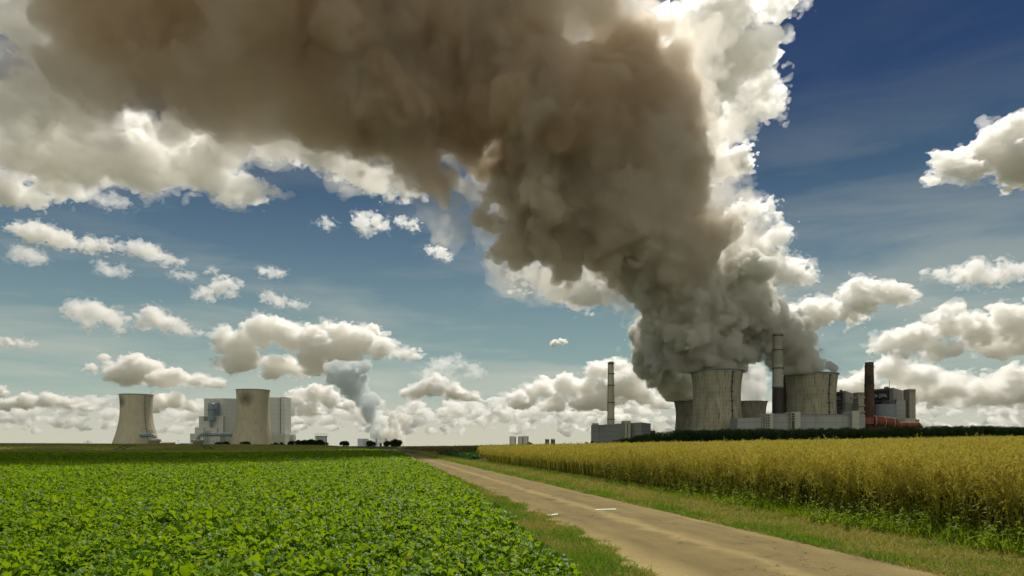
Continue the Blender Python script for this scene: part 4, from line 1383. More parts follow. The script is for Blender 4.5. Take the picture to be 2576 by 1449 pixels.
def make_far_fields():
    rng = np.random.default_rng(41)
    # cereal on the rise beyond the beet
    xs = np.concatenate([np.arange(-460, -150, 6.0), np.arange(-150, 26, 3.0)]); ys = np.concatenate([[286.6, 287], np.arange(289, 400, 3.0), np.arange(400, 561, 8.0)])
    X, Y = np.meshgrid(xs, ys, indexing='ij')
    lim = road_l(Y) - 1.5
    X = np.minimum(X, np.maximum(lim, -300))
    Z = ground_h(X, Y) + np.where(Y < 286.8, .02, .62 + rng.normal(0, .05, X.shape))
    V = np.stack([X, Y, Z], -1).reshape(-1, 3)
    ny = len(ys)
    i = (np.arange(len(xs) - 1)[:, None] * ny + np.arange(ny - 1)[None, :]).ravel()
    m, nt, out = new_mat('young_cereal')
    n1 = noise(nt, coords(nt, (.05, .012, .05)), 1.0, 7, .65)
    n2 = noise(nt, coords(nt, (.9, .25, .9)), 1.0, 5, .7)
    s = math_n(nt, 'ADD', math_n(nt, 'MULTIPLY', n1, .5), math_n(nt, 'MULTIPLY', n2, .5))
    col = ramp(nt, s, [(.33, (.13, .15, .032)), (.55, (.20, .21, .046)), (.7, (.25, .25, .065))])
    principled(nt, out, col, 1.0, .02)
    tag(link_mesh('cereal_crop', mesh_np('cereal_crop', V, np.stack([i, i + ny, i + ny + 1, i + 1], 1), True), m), 'olive green cereal field on the low rise beyond the beet', 'crop', kind='stuff')
    # wheel tracks through it: sunk strips of bare soil in pairs
    ms, nts, outs = new_mat('tramline_soil')
    principled(nts, outs, (.012, .014, .006), .95, .1)
    for lab, pairs in (("pair of curved dark wheel tracks in the cereal, below the far left tower", (((286, 1131.5), (300, 1127), (322, 1120)), ((303, 1131.5), (318, 1127), (343, 1120)))),
                       ("pair of short dark wheel tracks in the cereal, below the white boiler house", (((518, 1129), (511, 1124), (502, 1120)), ((534, 1129), (525, 1124), (513, 1120))))):
        vs, fs = [], []
        for path in pairs:
            pts = []
            for px, py in path:
                best = min(np.arange(288, 470, 1.0), key=lambda d: abs((HY - (float(ground_h(wx(px, d), d)) + .66 - CZ) * F / d) - py))
                pts.append((wx(px, best), best))
            fine = []
            for a, b in zip(pts[:-1], pts[1:]):
                for t in range(14):
                    fine.append((a[0] + (b[0] - a[0]) * t / 14, a[1] + (b[1] - a[1]) * t / 14))
            fine.append(pts[-1])
            for j, (x, y) in enumerate(fine):
                for sgn in (-1, 1):
                    X_ = x + sgn * .38
                    vs.append((X_, y, float(ground_h(X_, y)) + .80))
                if j:
                    k = len(vs)
                    fs.append((k - 4, k - 3, k - 1, k - 2))
        tag(link_mesh('wheel_track', mesh_np('wheel_track', vs, fs), ms), lab, 'wheel track', 'wheel tracks in the cereal')
    # spiky ear tips over the cereal
    x = rng.uniform(-420, 10, 60000); y = 287 + 190 * rng.random(60000) ** 1.6
    ok = x < road_l(y) - 2
    x, y = x[ok], y[ok]
    p = np.stack([x, y, ground_h(x, y) + .5], 1)
    V, Fc = slips(p, unit(np.column_stack([rng.normal(0, .4, (len(x), 2)), np.ones(len(x))])), rng.uniform(.2, .4, len(x)), .35, rng)
    mt = leaf_mat('cereal_ear', [(0, (.12, .14, .025)), (1, (.24, .24, .06))], (.22, .24, .04), .15, .9, .02)
    tag(link_mesh('cereal_tips', mesh_np('cereal_tips', V, Fc), mt), 'ear tips roughening the top of the far cereal field', 'crop', kind='stuff')

    # far right of the lane: a dark green strip, then a brownish strip of rapeseed
    def strip(name, label, y0, y1, xl, xr, h, dens, size, cols, trans):
        x, y = scatter(y0, y1, xl, xr, dens, rng)
        z = ground_h(x, y)
        nl = 5
        k = np.repeat(np.arange(len(x)), nl)
        b = np.stack([x[k] + rng.normal(0, .2, len(k)), y[k] + rng.normal(0, .2, len(k)), z[k] + h * rng.uniform(.3, .85, len(k))], 1)
        d = unit(np.column_stack([rng.normal(0, .6, (len(k), 2)), np.ones(len(k)) * .7]))
        V, Fc = slips(b, d, rng.uniform(.6, 1.2, len(k)) * size, size * .35, rng)
        mt = leaf_mat(name + '_leaf', cols, trans, .25, .55, .3)
        # dark inner bulk
        ysb = np.linspace(y0 + .4, y1, 30)
        vs, fs = [], []
        for j, yy in enumerate(ysb):
            a, b2 = float(xl(yy)) + .3, float(xr(yy))
            for X_, zz in ((a, .0), (a + .1, h * .55), (b2, h * .55)):
                vs.append((X_, yy, float(ground_h(X_, yy)) + zz))
            if j:
                q = 3 * j
                fs += [(q - 3, q - 2, q + 1, q), (q - 2, q - 1, q + 2, q + 1)]
        vs += [(vs[0][0], vs[0][1] - .05, 0.0), (vs[2][0], vs[2][1] - .05, float(ground_h(vs[2][0], vs[2][1])))]
        fs.append((len(vs) - 2, 1, 2, len(vs) - 1))
        V, Fc = merge([(V, Fc), (np.array(vs), np.array(fs))])
        tag(link_mesh(name, mesh_np(name, V, Fc), mt), label, 'crop', kind='stuff')
    e0 = lambda y: road_r(y) + 2.6
    strip('maize_crop', 'strip of dark green young crop between the lane and the near corner of the rapeseed', 80, 128, e0, lambda y: np.minimum(rape_edge(76) - .045 * (y - 76) - .3 + 0 * y, e0(y) + 60), .75, 7, .38,
          [(0, (.018, .05, .008)), (.6, (.035, .085, .014)), (1, (.06, .12, .02))], (.08, .22, .02))
    strip('rapeseed_strip', 'brownish strip of rapeseed farther along the right side of the lane', 132, 255, e0, lambda y: e0(y) + 90, 1.35, 2.2, .6,
          [(0, (.07, .065, .016)), (.5, (.13, .11, .025)), (1, (.2, .15, .035))], (.2, .17, .03))


# ------------------------------------------------------------------ trees
def crown_mesh(lobes, leaf, per, rng, core=.72):
    """leaf-sized faces spread through lobes (x, y, z, r); a dark ragged inner bulk keeps it from being a sieve"""
    parts = []
    for x, y, z, r in lobes:
        n = int(per * r * r)
        d = unit(rng.standard_normal((n, 3)))
        rad = r * (rng.uniform(.35, 1.0, n) ** .5) * (1 + rng.normal(0, .09, n))
        p = np.array([x, y, z]) + d * rad[:, None] * np.array([1, 1, .92])
        t = unit(np.cross(d, rng.standard_normal((n, 3))) + d * rng.normal(.2, .3, (n, 1)))
        V, Fc = slips(p - t * leaf * .5, t, leaf * rng.uniform(.7, 1.5, n), leaf * .75, rng)
        parts.append((V, Fc))
    return merge(parts)


def tree(label, px0, px1, top, D, leaf, mat, group, seed, name="bush", cat="bush"):
    rng = np.random.default_rng(seed)
    x = wx((px0 + px1) / 2, D); w = (px1 - px0) / F * D * 1.18
    z0 = float(ground_h(x, D)); h = wz(top, D) - z0
    t = thing(name, label, cat, (x, D, z0), group)
    lobes = []
    n = 15
    for k in range(n):
        a = rng.uniform(0, 6.28); q = rng.uniform(0, 1) ** .5
        zz = h * rng.uniform(.16, .72)
        rr = min(w * .27, h * .34) * rng.uniform(.75, 1.15)
        lx = math.cos(a) * q * (w / 2 - rr * .75); ly = math.sin(a) * q * min(w / 2 - rr, h * .6)
        zz = min(zz, h - rr * .92 - abs(lx) / (w / 2) * h * .22)
        lobes.append((lx, ly, max(zz, rr * .7), rr))
    lobes.append((rng.uniform(-.1, .1) * w, 0, h - min(w * .24, h * .3), min(w * .24, h * .3)))
    V, Fc = crown_mesh(lobes, leaf, 60 / max(leaf, .2) * .9, rng)
    link_mesh("crown", mesh_np("crown", V, Fc), mat, t)
    mb = MB()
    mb.tube([(0, 0, -.2), (0.05 * w * .2, 0, h * .25), (0, 0, h * .6)], [max(.12, h * .03), max(.1, h * .022), .05], 8)
    for k in range(5):
        l = lobes[k]
        mb.tube([(0, 0, h * .2), (l[0] * .5, l[1] * .5, (h * .2 + l[2]) / 2 + .1), (l[0], l[1], l[2])], [.09, .06, .03], 5)
    mb.build("trunk", M['bark'], t)


def make_trees():
    dark = leaf_mat('dark_tree_leaf', [(0, (.008, .018, .006)), (.5, (.018, .034, .010)), (1, (.035, .055, .016))], (.05, .1, .02), .15, .8, .04)
    g = "dark bushes and trees on the left skyline"
    rows = [("dark bush on the skyline left of the second tower, leftmost of a pair", (1180, 1262), 688), ("dark bush touching the left foot of the second tower, right one of a pair", (1250, 1338), 684),
            ("round dark bush in front of the second cooling tower's base", (1450, 1565), 682), ("low dark bush at the right foot of the second tower", (1765, 1845), 694), ("low rounded bush under the pale box annex", (1848, 1907), 691),
            ("first dark tree from the left in the clump before the silo row", (1938, 2004), 677), ("second dark tree from the left in the clump before the silo row", (1990, 2080), 667), ("middle dark tree in the clump before the silo row", (2066, 2150), 663),
            ("dark tree second from the right in the clump before the silo row", (2130, 2222), 657), ("rightmost dark tree of the clump, directly before the silo row", (2208, 2345), 661)]
    for k, (lab, (a, b), y) in enumerate(rows):
        tree(lab, c1(a, 0)[0], c1(b, 0)[0], c1(0, y)[1], 500 + 6 * (k % 3), .55, dark, g, 100 + k, "tree" if "tree" in lab else "bush", "tree" if "tree" in lab else "bush")
    tree("lone round dark tree standing by itself right of the silo row", c1(2472, 0)[0], c1(2572, 0)[0], c1(0, 676)[1], 505, .55, dark, g, 121, "tree", "tree")
    for k, (lab, a, b, y) in enumerate((("dark tree beside the distant pale blue boiler house", 545, 652, 930), ("tiny dark shrub under the thin steam columns", 694, 714, 958),
                                        ("smaller dark tree touching the biggest one, under the steam columns", 730, 808, 935), ("biggest round dark tree under the steam columns", 806, 917, 916))):
        tree(lab, c5(a, 0)[0], c5(b, 0)[0], c5(0, y)[1], 510 + 5 * k, .5, dark, g, 130 + k, "shrub" if "shrub" in lab else "tree", "shrub" if "shrub" in lab else "tree")
    tree("low dark bush at the right foot of the beige silos", c5(2200, 0)[0], c5(2262, 0)[0], c5(0, 946)[1], 860, .6, dark, g, 140)
    tree("low dark bush at the left foot of the detached grey hall", c2(150, 0)[0], c2(370, 0)[0], c2(0, 1316)[1], 540, .6, dark, g, 141)
    green = leaf_mat('corner_bush_leaf', [(0, (.03, .08, .012)), (.6, (.06, .13, .02)), (1, (.1, .17, .03))], (.12, .28, .03), .25, .55, .3)
    tree("fresh green bush at the near left corner of the rapeseed", c5(1636, 0)[0], c5(1730, 0)[0], c5(0, 1066)[1], 81, .16, green, None, 150)

    # the long belt of trees in front of the works, read as one dark mass
    rng = np.random.default_rng(77)
    xs_p = [1560, 1600, 1640, 1700, 1760, 1850, 1950, 2100, 2300, 2420, 2500, 2620, 2720]
    ys_p = [1104, 1096, 1089, 1084, 1081, 1079, 1079, 1077.5, 1073, 1071, 1072, 1074, 1074]
    lobes = []
    D = 500
    for row in range(3):
        px = 1548 + row * 9
        while px < 2700:
            d = D + row * 9 + rng.uniform(-3, 3)
            top = np.interp(px, xs_p, ys_p) + rng.uniform(-2.2, 3.6) + 1.2 * math.sin(px * .045) * math.sin(px * .013 + 1)
            zt = wz(top, d); x = wx(px, d)
            r = rng.uniform(2.2, 3.4)
            if zt > 3:
                lobes.append((x, d, zt - r * .9, r))
                lobes.append((x + rng.uniform(-2, 2), d - 2, (zt - r) * .62, r * 1.15))
                lobes.append((x + rng.uniform(-2, 2), d - 1, zt - r * 2.1, r * 1.1))
                lobes.append((x + rng.uniform(-2, 2), d - 2, (zt - r) * .3, r * 1.2))
                lobes.append((x + rng.uniform(-2, 2), d - 2, (zt - r) * .05, r * 1.2))
            px += rng.uniform(7, 15)
    V, Fc = crown_mesh(lobes, .62, 34, rng)
    belt = leaf_mat('belt_leaf', [(0, (.006, .014, .005)), (.5, (.013, .026, .009)), (.9, (.026, .045, .014)), (1, (.05, .07, .02))], (.04, .09, .02), .15, .8, .04)
    tag(link_mesh('treeline', mesh_np('treeline', V, Fc), belt), 'long dark belt of trees in front of the steaming works', 'trees', kind='stuff')
# ------------------------------------------------------------------ sky, sun, steam, clouds
BACK_FILL = (1.1, 1.06, .92)


def make_sky():
    w = bpy.data.worlds.new("World"); SC.world = w; w.use_nodes = True
    nt = w.node_tree
    nt.nodes.clear()
    out = nt.nodes.new("ShaderNodeOutputWorld"); bg = nt.nodes.new("ShaderNodeBackground")
    sk = N(nt, "ShaderNodeTexSky", sky_type='NISHITA', sun_disc=False, sun_elevation=SUN_EL, sun_rotation=SUN_AZ)
    sk.altitude = 60; sk.air_density = 1.0; sk.dust_density = .6; sk.ozone_density = 2.0
    tc = nt.nodes.new("ShaderNodeTexCoord")
    sp = nt.nodes.new("ShaderNodeSeparateXYZ"); L(nt, tc.outputs['Generated'], sp.inputs[0])
    # deep polarised blue above, hazy cream at the horizon, thin veils of high cloud low down
    g = ramp(nt, sp.outputs[2], [(0.0, (.64, .62, .48)), (.03, (.60, .60, .49)), (.075, (.36, .47, .42)), (.12, (.26, .38, .37)), (.185, (.18, .285, .32)), (.25, (.108, .19, .26)), (.33, (.048, .105, .185)), (.42, (.016, .05, .14)), (.7, (.008, .025, .08))])
    col = mixc(nt, .96, mixc(nt, 1.0, sk.outputs[0], (.1, .1, .1), 'MULTIPLY'), g)
    mp = nt.nodes.new("ShaderNodeMapping"); mp.inputs['Scale'].default_value = (2.2, 2.2, 13); mp.inputs['Rotation'].default_value = (0, .06, 0)
    L(nt, tc.outputs['Generated'], mp.inputs[0])
    veil = noise(nt, mp.outputs[0], 1.3, 7, .58, .3)
    veil = math_n(nt, 'MULTIPLY', ramp(nt, veil, [(.42, 0.0), (.66, 1.0)]), ramp(nt, sp.outputs[2], [(.02, .8), (.1, .62), (.2, .34), (.33, .12), (.42, .03)]))
    col = mixc(nt, veil, col, (.62, .62, .52))
    # fill light: unseen sky behind the camera brightened with added cloud noise
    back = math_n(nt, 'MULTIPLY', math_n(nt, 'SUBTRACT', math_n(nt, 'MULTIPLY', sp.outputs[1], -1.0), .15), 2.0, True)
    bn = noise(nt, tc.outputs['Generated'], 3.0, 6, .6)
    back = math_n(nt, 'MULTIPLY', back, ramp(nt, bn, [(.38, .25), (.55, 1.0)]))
    col = mixc(nt, back, col, BACK_FILL)
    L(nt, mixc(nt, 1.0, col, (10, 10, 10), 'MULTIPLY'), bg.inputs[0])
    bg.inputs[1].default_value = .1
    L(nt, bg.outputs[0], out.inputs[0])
    sd = bpy.data.lights.new("sun", 'SUN'); sd.energy = 4.5; sd.angle = math.radians(.5); sd.color = (1, .945, .85)
    so = bpy.data.objects.new("sun", sd); COL.objects.link(so)
    so.location = (0, 0, 900)
    d = Vector((math.sin(SUN_AZ) * math.cos(SUN_EL), math.cos(SUN_AZ) * math.cos(SUN_EL), math.sin(SUN_EL)))
    so.rotation_euler = d.to_track_quat('Z', 'Y').to_euler()


def puffs_px(rows, squash=.92):
    return [(*at(x, y, D), r * D / F * squash) for x, y, r, D in rows]


def make_steam():
    # each steaming column starts inside its tower's mouth; downwind they run together into one bank
    low = [(1803, 932, 48, 1240), (1800, 915, 56, 1240), (1790, 880, 72, 1240), (1760, 845, 85, 1230), (1690, 790, 88, 1240), (1740, 740, 112, 1220), (1655, 745, 72, 1220), (1640, 800, 35, 1240),
           (1830, 770, 80, 1230), (1850, 720, 85, 1240), (1708, 838, 78, 1290)]
    rear_l = [(1737, 1004, 33, 2060), (1726, 985, 40, 2040), (1708, 955, 50, 1950), (1690, 925, 58, 1850), (1670, 890, 58, 1750), (1648, 860, 44, 1700), (1700, 890, 50, 1750)]
    rear_r = [(1887, 1004, 34, 2080), (1892, 982, 34, 2080), (1884, 955, 42, 2060), (1876, 925, 36, 2050), (1858, 935, 42, 2000), (1850, 905, 42, 1900)]
    right = [(2041, 940, 46, 1290), (2035, 918, 50, 1290), (2005, 885, 64, 1285), (1970, 840, 66, 1280), (1915, 800, 76, 1270), (1900, 850, 60, 1280), (1880, 770, 78, 1260), (1950, 890, 40, 1285), (1870, 880, 30, 1290)]
    high = [(1700, 640, 108, 1200), (1750, 590, 78, 1200), (1600, 650, 82, 1190), (1640, 560, 120, 1180), (1700, 500, 98, 1170), (1520, 600, 100, 1170), (1430, 610, 84, 1160), (1440, 675, 42, 1160),
            (1350, 610, 60, 1160), (1285, 615, 46, 1150), (1250, 560, 44, 1150), (1290, 650, 28, 1150), (1540, 700, 30, 1170), (1550, 480, 140, 1160), (1400, 490, 125, 1150), (1300, 470, 80, 1150), (1650, 400, 112, 1150)]
    bank = [(1500, 330, 175, 1140), (1640, 260, 105, 1140), (1350, 360, 140, 1120), (1560, 130, 120, 1130), (1300, 200, 190, 1100), (1500, -10, 90, 1130), (1600, 40, 50, 1130),
            (1280, 30, 190, 1100), (1160, 330, 105, 1090), (1060, 380, 78, 1080), (1000, 250, 150, 1070), (1080, 100, 190, 1080), (1130, 440, 50, 1080), (1040, 450, 38, 1070)]
    far_bank = [(850, 190, 150, 1050), (800, 60, 200, 1050), (650, 140, 150, 1030), (500, 160, 118, 1010), (600, 10, 180, 1020), (380, 120, 130, 1000), (290, 190, 90, 990), (400, 0, 175, 1000), (240, 40, 105, 990),
                (1300, -130, 190, 1100), (900, -130, 230, 1060), (500, -130, 220, 1020), (180, -80, 120, 990), (760, 290, 60, 1040), (560, 250, 82, 1020), (680, 275, 70, 1030), (450, 240, 75, 1005), (820, 300, 60, 1045), (150, 150, 60, 980), (120, 30, 70, 980)]
    grey = vapour_mat('grey_steam', (.885, .885, .85), .17, .4)
    brown = vapour_mat('brown_steam', (.785, .71, .595), .05, .45)
    mid = vapour_mat('grey_brown_steam', (.85, .82, .755), .10, .42)
    wisp = vapour_mat('thin_steam', (.90, .865, .79), .010, .5)
    drift = vapour_mat('drifting_steam', (.79, .72, .61), .028, .45)
    V = VOX
    fine = ((11, 52), (7, 24), (4.5, 12), (2.6, 6))

    def plume(label, parts, loc):
        rim = loc[2] - 3.0
        t = thing("steam_plume", label, "steam plume", loc, "steam plumes of the right-hand works")
        for nm, rows, vox, seed, mt, bumps, rag, wis in parts:
            me = vapour_mesh(nm, puffs_px(rows), vox, seed, 14, bumps, rag, rim if nm == 'column' else None)
            o = link_mesh(nm, me, mt, t)
            o.location = -Vector(loc)
            if wis:
                me = vapour_mesh('fringe', puffs_px(rows), vox * 1.25, seed, 14, bumps, [(a * 2.2, b) for a, b in rag] + [(9, 30)], rim + 5 if nm == 'column' else None, grow=wis)
                link_mesh('fringe', me, wisp, t).location = -Vector(loc)
        return t
    base = lambda px, py, D: tuple(at(px, py, D))
    big = plume("huge grey to brown steam plume of the largest tower, filling the upper left sky",
          [("column", low, V, 3, grey, fine, ((5, 40), (3.5, 16), (2.5, 7)), 4), ("billow", high, V * 1.1, 4, mid, fine, ((9, 80), (8, 30), (5, 14), (3.2, 6)), 7),
           ("bank", bank, V * 1.25, 5, brown, ((13, 75), (6, 32), (3.5, 15)), ((14, 110), (11, 42), (7, 18), (4, 8)), 14), ("far_bank", far_bank, V * 1.4, 6, drift, ((14, 95), (6, 40)), ((20, 130), (18, 55), (11, 24), (6, 11)), 22)], base(1803, 934, 1240))
    over = [(38, 578, 600, 52), (60, 635, 600, 46), (78, 672, 595, 42), (-15, 600, 600, 62), (-10, 660, 595, 72), (15, 690, 590, 55), (-80, 640, 600, 75), (-140, 660, 600, 80), (-60, 700, 590, 70)]  # unseen puffs above the frame, added to cast shade on the far field
    me = vapour_mesh("shading_billow", over, V * 2.2, 17, 12, ((14, 70), (8, 30)), ((12, 80), (6, 25)))
    o = link_mesh("shading_billow", me, brown, big); o.location = -big.location
    plume("grey steam plume blowing left from the tower right of the tall banded chimney", [("column", right, V, 7, grey, fine, ((5, 40), (3.5, 16), (2.5, 7)), 4)], base(2041, 942, 1290))
    plume("ragged grey steam plume from the tower half hidden at the left", [("column", rear_l, V * 1.3, 8, grey, ((8, 50), (6, 24), (4, 12)), ((9, 45), (8, 18), (6, 9)), 6)], base(1739, 1008, 2060))
    plume("small pale steam plume from the low tower behind the right shoulder of the largest one", [("column", rear_r, V * 1.4, 9, vapour_mat('pale_steam', (.96, .96, .94), .035, .4), ((9, 40), (6, 18), (3, 9)), ((3, 14),), 0)], base(1887, 1010, 2080))

    # three thin columns over the very far works
    q = lambda rows, D: [(*at(786.2 + x / 4.096, 880.5 + y / 4.096, D), r / 4.096 * D / F * .95) for x, y, r in rows]
    D = 5600
    far = vapour_mat('far_steam', (.84, .87, .875), .036, .4)
    farw = vapour_mat('far_white_steam', (.96, .95, .92), .04, .5)
    for lab, rows, mt, loc, sd in (("blue-grey steam column drifting left over the distant works, tallest of the three", [(660, 970, 50), (650, 930, 50), (640, 860, 58), (615, 790, 68), (600, 700, 85), (560, 620, 85), (500, 545, 90), (420, 480, 80), (365, 610, 52), (330, 600, 50), (410, 650, 45), (400, 370, 100), (330, 290, 100), (250, 230, 95), (430, 250, 90), (500, 330, 75), (570, 500, 75), (650, 520, 45), (540, 400, 62), (480, 210, 60), (340, 200, 80), (660, 650, 40)], far, (650, 970), 12),
                                   ("white curling steam column over the distant works, between the other two", [(770, 975, 40), (785, 930, 45), (770, 865, 48), (725, 840, 55), (680, 860, 45), (650, 880, 40), (790, 760, 45), (740, 780, 45), (830, 700, 45), (900, 700, 40), (960, 710, 40)], farw, (770, 975), 13),
                                   ("slim white steam column at the right of the distant works", [(968, 972, 18), (955, 945, 22), (932, 900, 28), (910, 850, 32), (880, 800, 38), (850, 750, 40)], farw, (968, 972), 14)):
        o_ = at(786.2 + loc[0] / 4.096, 880.5 + loc[1] / 4.096, D)
        t = thing("steam_plume", lab, "steam plume", tuple(o_), "steam columns of the distant works")
        o = link_mesh("column", vapour_mesh("column", q(rows, D), 5.5, sd, 14, ((22, 90), (14, 45), (8, 22)), ((12, 100), (14, 45), (11, 20))), mt, t)
        o.location = -o_


def cloud(label, rows, seed, torn=1.0, flat=None, D=None, thick=1.0, col=(.9925, .988, .973)):
    """one cumulus: ROWS are x, y, r in picture units; its distance follows from the height of the cloud layer"""
    rows = np.array(rows, float)
    el = (HY - rows[:, 1].mean()) / F
    if D is None:
        D = float(np.clip(950 / el, 2300, 9000))
    k = D / F
    rng = np.random.default_rng(seed)
    P = []
    for x, y, r in rows:
        p = at(x, y, D * (1 + rng.uniform(-.02, .02)))
        P.append((*p, r * k * (.9 if thick > .36 else 1.12)))
    R = float(np.mean([p[3] for p in P]))
    vox = (.75 if R < 32 * D / 1840 else 1.1) * D / 731.0
    f = None if flat is None else wz(flat, D)
    # fill the row out with lesser puffs so the heaps run together
    extra = []
    for x, y, z, r in P:
        for _ in range(3):
            extra.append((x + rng.normal(0, .8) * r, y + rng.normal(0, .5) * r, z + rng.normal(-.05, .3) * r, r * rng.uniform(.45, .7)))
    P = P + extra
    lo_ = lambda v, q: max(v, vox * q)
    bumps = ((R * .16, R * .6), (R * .11, R * .28), (R * .07, lo_(R * .13, 3)))
    ragged = ((R * .22 * torn, R * .8), (R * .18 * torn, R * .36), (R * .13 * torn, lo_(R * .18, 3.2)), (R * .09 * torn, lo_(R * .09, 2.4)))
    loc = Vector(P[0][:3])
    t = thing("cumulus_cloud", label, "cloud", loc, "cumulus clouds")
    for nm, grow, dens, sd in (("heap", R * .04, 3.4 * thick / R, seed), ("fringe", R * .15, .8 * thick / R, seed)):
        me = vapour_mesh(nm, P, vox, sd, 9, bumps, ragged if nm == "heap" else [(a_ * 1.25, b_) for a_, b_ in ragged], f, None, 1.35, grow)
        me.transform(Matrix.Translation(-loc))
        link_mesh(nm, me, vapour_mat("cloud_vapour", col, dens, .62), t)


def make_clouds():
    C = cloud
    C("big cream cloud bank along the upper left under the brown steam", [(40, 380, 80), (150, 400, 80), (270, 395, 85), (390, 420, 68), (500, 425, 60), (590, 470, 46), (640, 490, 25), (470, 350, 45), (560, 390, 36), (340, 330, 60), (220, 320, 60), (90, 320, 60), (30, 300, 60)], 201, 1.2, thick=.8)
    C("white torn cloud in the top left corner", [(70, 60, 62), (140, 150, 62), (30, 20, 40), (120, 30, 50), (110, 230, 55), (40, 240, 40), (160, 260, 50)], 202, 1.5, thick=.7)
    C("small cream cloud cut by the left edge under the big bank", [(10, 470, 45), (40, 490, 26), (-30, 460, 50)], 203, 1.2)
    C("torn white cloud strip under the brown steam, right of the big cream bank", [(690, 370, 36), (740, 350, 30), (790, 385, 38), (850, 415, 30), (900, 430, 26), (945, 455, 28), (1010, 480, 24), (980, 440, 22), (830, 360, 34)], 204, 2.0, thick=0.45)
    C("brilliant white cloud tower behind the top of the steam", [(1790, 60, 80), (1850, 140, 75), (1880, 240, 52), (1770, 190, 85), (1840, 30, 70), (1905, 100, 30), (1845, 300, 30), (1720, 60, 40), (1800, 270, 55), (1745, 110, 60)], 205, 1.5, D=2300, thick=.9)
    C("round cream cloud ball at the right edge of the steam", [(1810, 415, 42), (1850, 405, 34), (1872, 420, 20), (1860, 380, 20)], 206, 1.1)
    C("torn white cloud behind the right edge of the steam", [(1870, 530, 26), (1925, 565, 24), (1890, 610, 42), (1850, 650, 60), (1930, 650, 50), (1985, 690, 34), (1950, 600, 30), (1900, 710, 40), (2030, 690, 12), (1930, 520, 16)], 207, 1.8, thick=0.7)
    C("white cloud under the left overhang of the steam", [(1370, 690, 34), (1420, 725, 40), (1480, 740, 38), (1330, 680, 22), (1540, 680, 40), (1480, 690, 40), (1560, 720, 30)], 208, 1.8, thick=0.7)
    C("large cream cloud cut by the right edge of the picture", [(2560, 330, 46), (2520, 370, 50), (2470, 400, 48), (2570, 410, 66), (2420, 430, 36), (2630, 340, 70), (2345, 455, 12), (2350, 430, 8)], 209, 1.0)
    C("small white double puffed cloud below the large one at the right edge", [(2420, 690, 20), (2450, 680, 22), (2500, 695, 22), (2530, 680, 18), (2370, 686, 10)], 210, 2.2, thick=0.35)
    C("broad white cloud right of the steam, pointed at its right end", [(2160, 730, 34), (2210, 735, 32), (2260, 745, 22), (2290, 748, 10), (2060, 785, 40), (1995, 800, 36), (2120, 780, 34), (2030, 810, 28), (2170, 770, 24)], 211, 1.5, thick=0.9)
    C("long pale cloud sheet above the right-hand works", [(2230, 865, 34), (2310, 845, 42), (2390, 815, 42), (2460, 830, 48), (2540, 800, 44), (2400, 780, 22), (2520, 870, 36), (2590, 840, 50), (2350, 880, 30)], 212, 1.0)
    C("pale cloud heap behind the boiler houses at the right", [(2160, 970, 36), (2240, 925, 36), (2310, 950, 46), (2390, 970, 46), (2470, 985, 46), (2550, 960, 46), (2280, 990, 40), (2610, 985, 50)], 213, .9, 1030)
    C("flat white cloud on the left shaped like a long loaf", [(70, 585, 24), (120, 590, 26), (170, 605, 22), (220, 615, 18), (265, 617, 14), (35, 578, 12), (95, 570, 16)], 214, 1.9, thick=0.5)
    C("small fuzzy cloud below the long loaf at the left edge", [(60, 640, 16), (90, 645, 14), (45, 632, 10)], 215, 2.6, thick=0.16)
    C("slanting white cloud wisp right of the long loaf", [(350, 625, 18), (385, 640, 16), (420, 652, 10), (445, 660, 6), (335, 632, 12)], 216, 2.4, thick=0.22)
    C("small cloud wisp under the slanting one", [(255, 672, 11), (285, 680, 14), (315, 682, 9)], 217, 2.6, thick=0.15)
    C("small white hooked cloud in the middle of the left blue sky", [(525, 735, 14), (555, 718, 17), (585, 716, 12), (580, 738, 9), (510, 740, 8)], 218, 2.4, thick=0.25)
    C("thin white streak right of the hooked cloud", [(680, 748, 12), (705, 757, 12), (735, 763, 9), (760, 768, 6)], 219, 2.6, thick=0.14)
    C("ragged white cloud left of centre-left, above the far left tower", [(200, 780, 16), (240, 785, 24), (280, 800, 18), (300, 820, 10), (230, 808, 14)], 220, 2.3, thick=0.28)
    C("leaning white cloud above the gap between tower and boiler house", [(390, 795, 22), (420, 812, 18), (455, 825, 14), (360, 818, 12), (480, 832, 7), (380, 782, 10)], 221, 2.1, thick=0.32)
    C("thin white sliver at the left edge", [(20, 860, 9), (50, 862, 9), (80, 865, 6), (-5, 858, 9)], 222, 2.2, thick=0.3)
    C("billowing white cloud standing over the far left tower", [(340, 912, 33), (300, 938, 30), (375, 930, 38), (440, 945, 28), (500, 958, 22), (545, 965, 16), (262, 900, 9), (275, 915, 10), (410, 955, 25)], 223, .8, 978)
    C("largest white cumulus heap, over the boiler house", [(660, 835, 44), (590, 865, 40), (730, 845, 46), (800, 870, 40), (850, 840, 38), (905, 855, 42), (965, 875, 30), (1015, 888, 17), (1050, 893, 8), (560, 835, 16), (620, 905, 34), (700, 920, 36), (790, 915, 38), (870, 900, 36), (560, 915, 18)], 224, .9, 955)
    C("tiny curled cloud wisp, left of three high ones in mid sky", [(915, 560, 14), (945, 555, 15), (962, 570, 8), (925, 578, 8)], 225, 2.8, thick=0.2)
    C("tiny curled cloud wisp, middle of three high ones in mid sky", [(1015, 560, 9), (1035, 563, 10), (1045, 575, 6)], 226, 2.8, thick=0.16)
    C("tiny curled cloud wisp, right of three high ones in mid sky", [(1090, 630, 10), (1110, 637, 11), (1125, 645, 7)], 227, 2.8, thick=0.2)
    C("faint torn cloud veil under the left end of the big cream bank", [(180, 470, 16), (230, 485, 20), (270, 500, 18), (305, 515, 9)], 240, 2.8, thick=0.12)
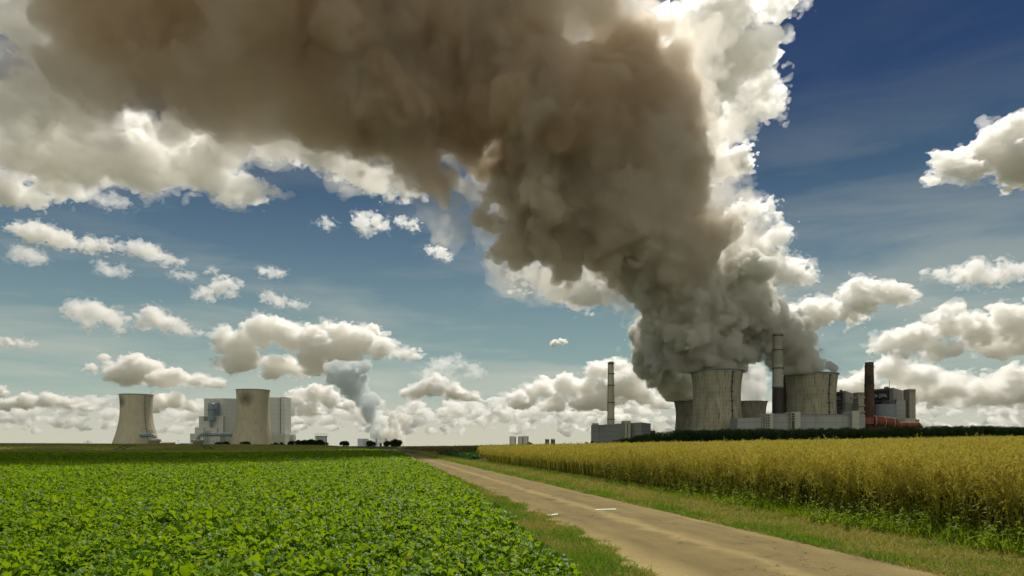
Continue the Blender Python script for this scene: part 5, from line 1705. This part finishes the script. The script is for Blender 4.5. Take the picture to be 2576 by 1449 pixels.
    C("faint cloud shred between the hooked cloud and the steam, upper middle", [(820, 562, 9), (665, 683, 10), (690, 688, 9)], 241, 2.8, thick=0.14)
    C("faint cloud shred right of the slanting wisp", [(450, 690, 9), (475, 693, 8), (535, 680, 8)], 242, 2.8, thick=0.12)
    C("thin torn streamer trailing right of the largest cumulus heap", [(1110, 915, 14), (1150, 910, 12), (1190, 930, 12), (1080, 940, 16), (1130, 945, 12)], 243, 2.8, thick=0.1)
    C("small lone white puff in the middle blue sky", [(1395, 862, 9), (1415, 860, 8)], 228, 1.2)
    C("white cumulus heap right of the thin steam columns", [(1050, 985, 24), (1095, 972, 30), (1140, 985, 26), (1185, 1002, 22), (1225, 1018, 16), (1255, 1028, 9)], 229, .8, 1010)
    C("long heaped cloud left of the slender pale chimney", [(1310, 1005, 26), (1370, 980, 28), (1420, 968, 32), (1470, 975, 32), (1480, 1010, 30), (1400, 1010, 28), (1530, 990, 32)], 230, .9, 1035)
    C("white cloud behind the slender pale chimney", [(1500, 930, 22), (1545, 925, 32), (1590, 950, 34), (1560, 975, 34), (1620, 990, 34), (1665, 1010, 24)], 231, 1.0, 1030)
    C("white cumulus heap between the far left tower and the boiler house", [(400, 1010, 24), (440, 1005, 26), (480, 1022, 18), (385, 1025, 16)], 232, .8, 1040)
    C("flat cloud layer at the left edge beside the far left tower", [(20, 1015, 18), (70, 1010, 24), (120, 1008, 22), (170, 1015, 20), (215, 1025, 13), (0, 985, 16)], 233, .8, 1038)
    C("pale cloud heap between the boiler house and the thin steam columns", [(740, 1000, 22), (790, 985, 26), (835, 1005, 26), (780, 1030, 22), (720, 1030, 20)], 234, .9, 1050)
    # thin horizon ranks nobody could count
    rng = np.random.default_rng(300)
    D = 12000; k = D / F
    P = []
    for row, (y0, n, r0) in enumerate(((1040, 34, 14), (1062, 46, 11), (1080, 50, 8), (1020, 20, 14))):
        px = -60.0
        while px < 2640:
            px += rng.uniform(14, 90) * (1.3 if row == 3 else 1)
            y = y0 + rng.uniform(-8, 6)
            m_ = rng.integers(2, 6)
            for j in range(m_):
                P.append((*at(px + rng.normal(0, 16), y + rng.uniform(-5, 2), D * (1 + .05 * rng.uniform(-1, 1))), r0 * k * rng.uniform(.7, 1.5)))
    me = vapour_mesh("clouds", P, 24.0, 301, 5, ((40, 120), (25, 60)), ((35, 200), (24, 70)), None, None, 1.5)
    tag(link_mesh("clouds", me, vapour_mat("far_cloud_vapour", (.99, .985, .965), .011, .5)), "ranks of small pale clouds low over the horizon", "clouds", kind="stuff")
VOX = 1.8
make_materials()
make_camera()
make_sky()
make_ground()
make_road()
make_paint_marks()
make_far_fields()
make_beet()
make_rape()
make_verges()
make_trees()
right_works()
left_works()
make_steam()
make_clouds()
SC.view_settings.view_transform = 'Standard'
SC.view_settings.look = 'None'
SC.view_settings.exposure = -0.1
SC.view_settings.gamma = 1.0
cy = SC.cycles
cy.max_bounces = 24
cy.diffuse_bounces = 3
cy.glossy_bounces = 2
cy.transmission_bounces = 3
cy.volume_bounces = 20
cy.transparent_max_bounces = 64
cy.sample_clamp_indirect = 4.0
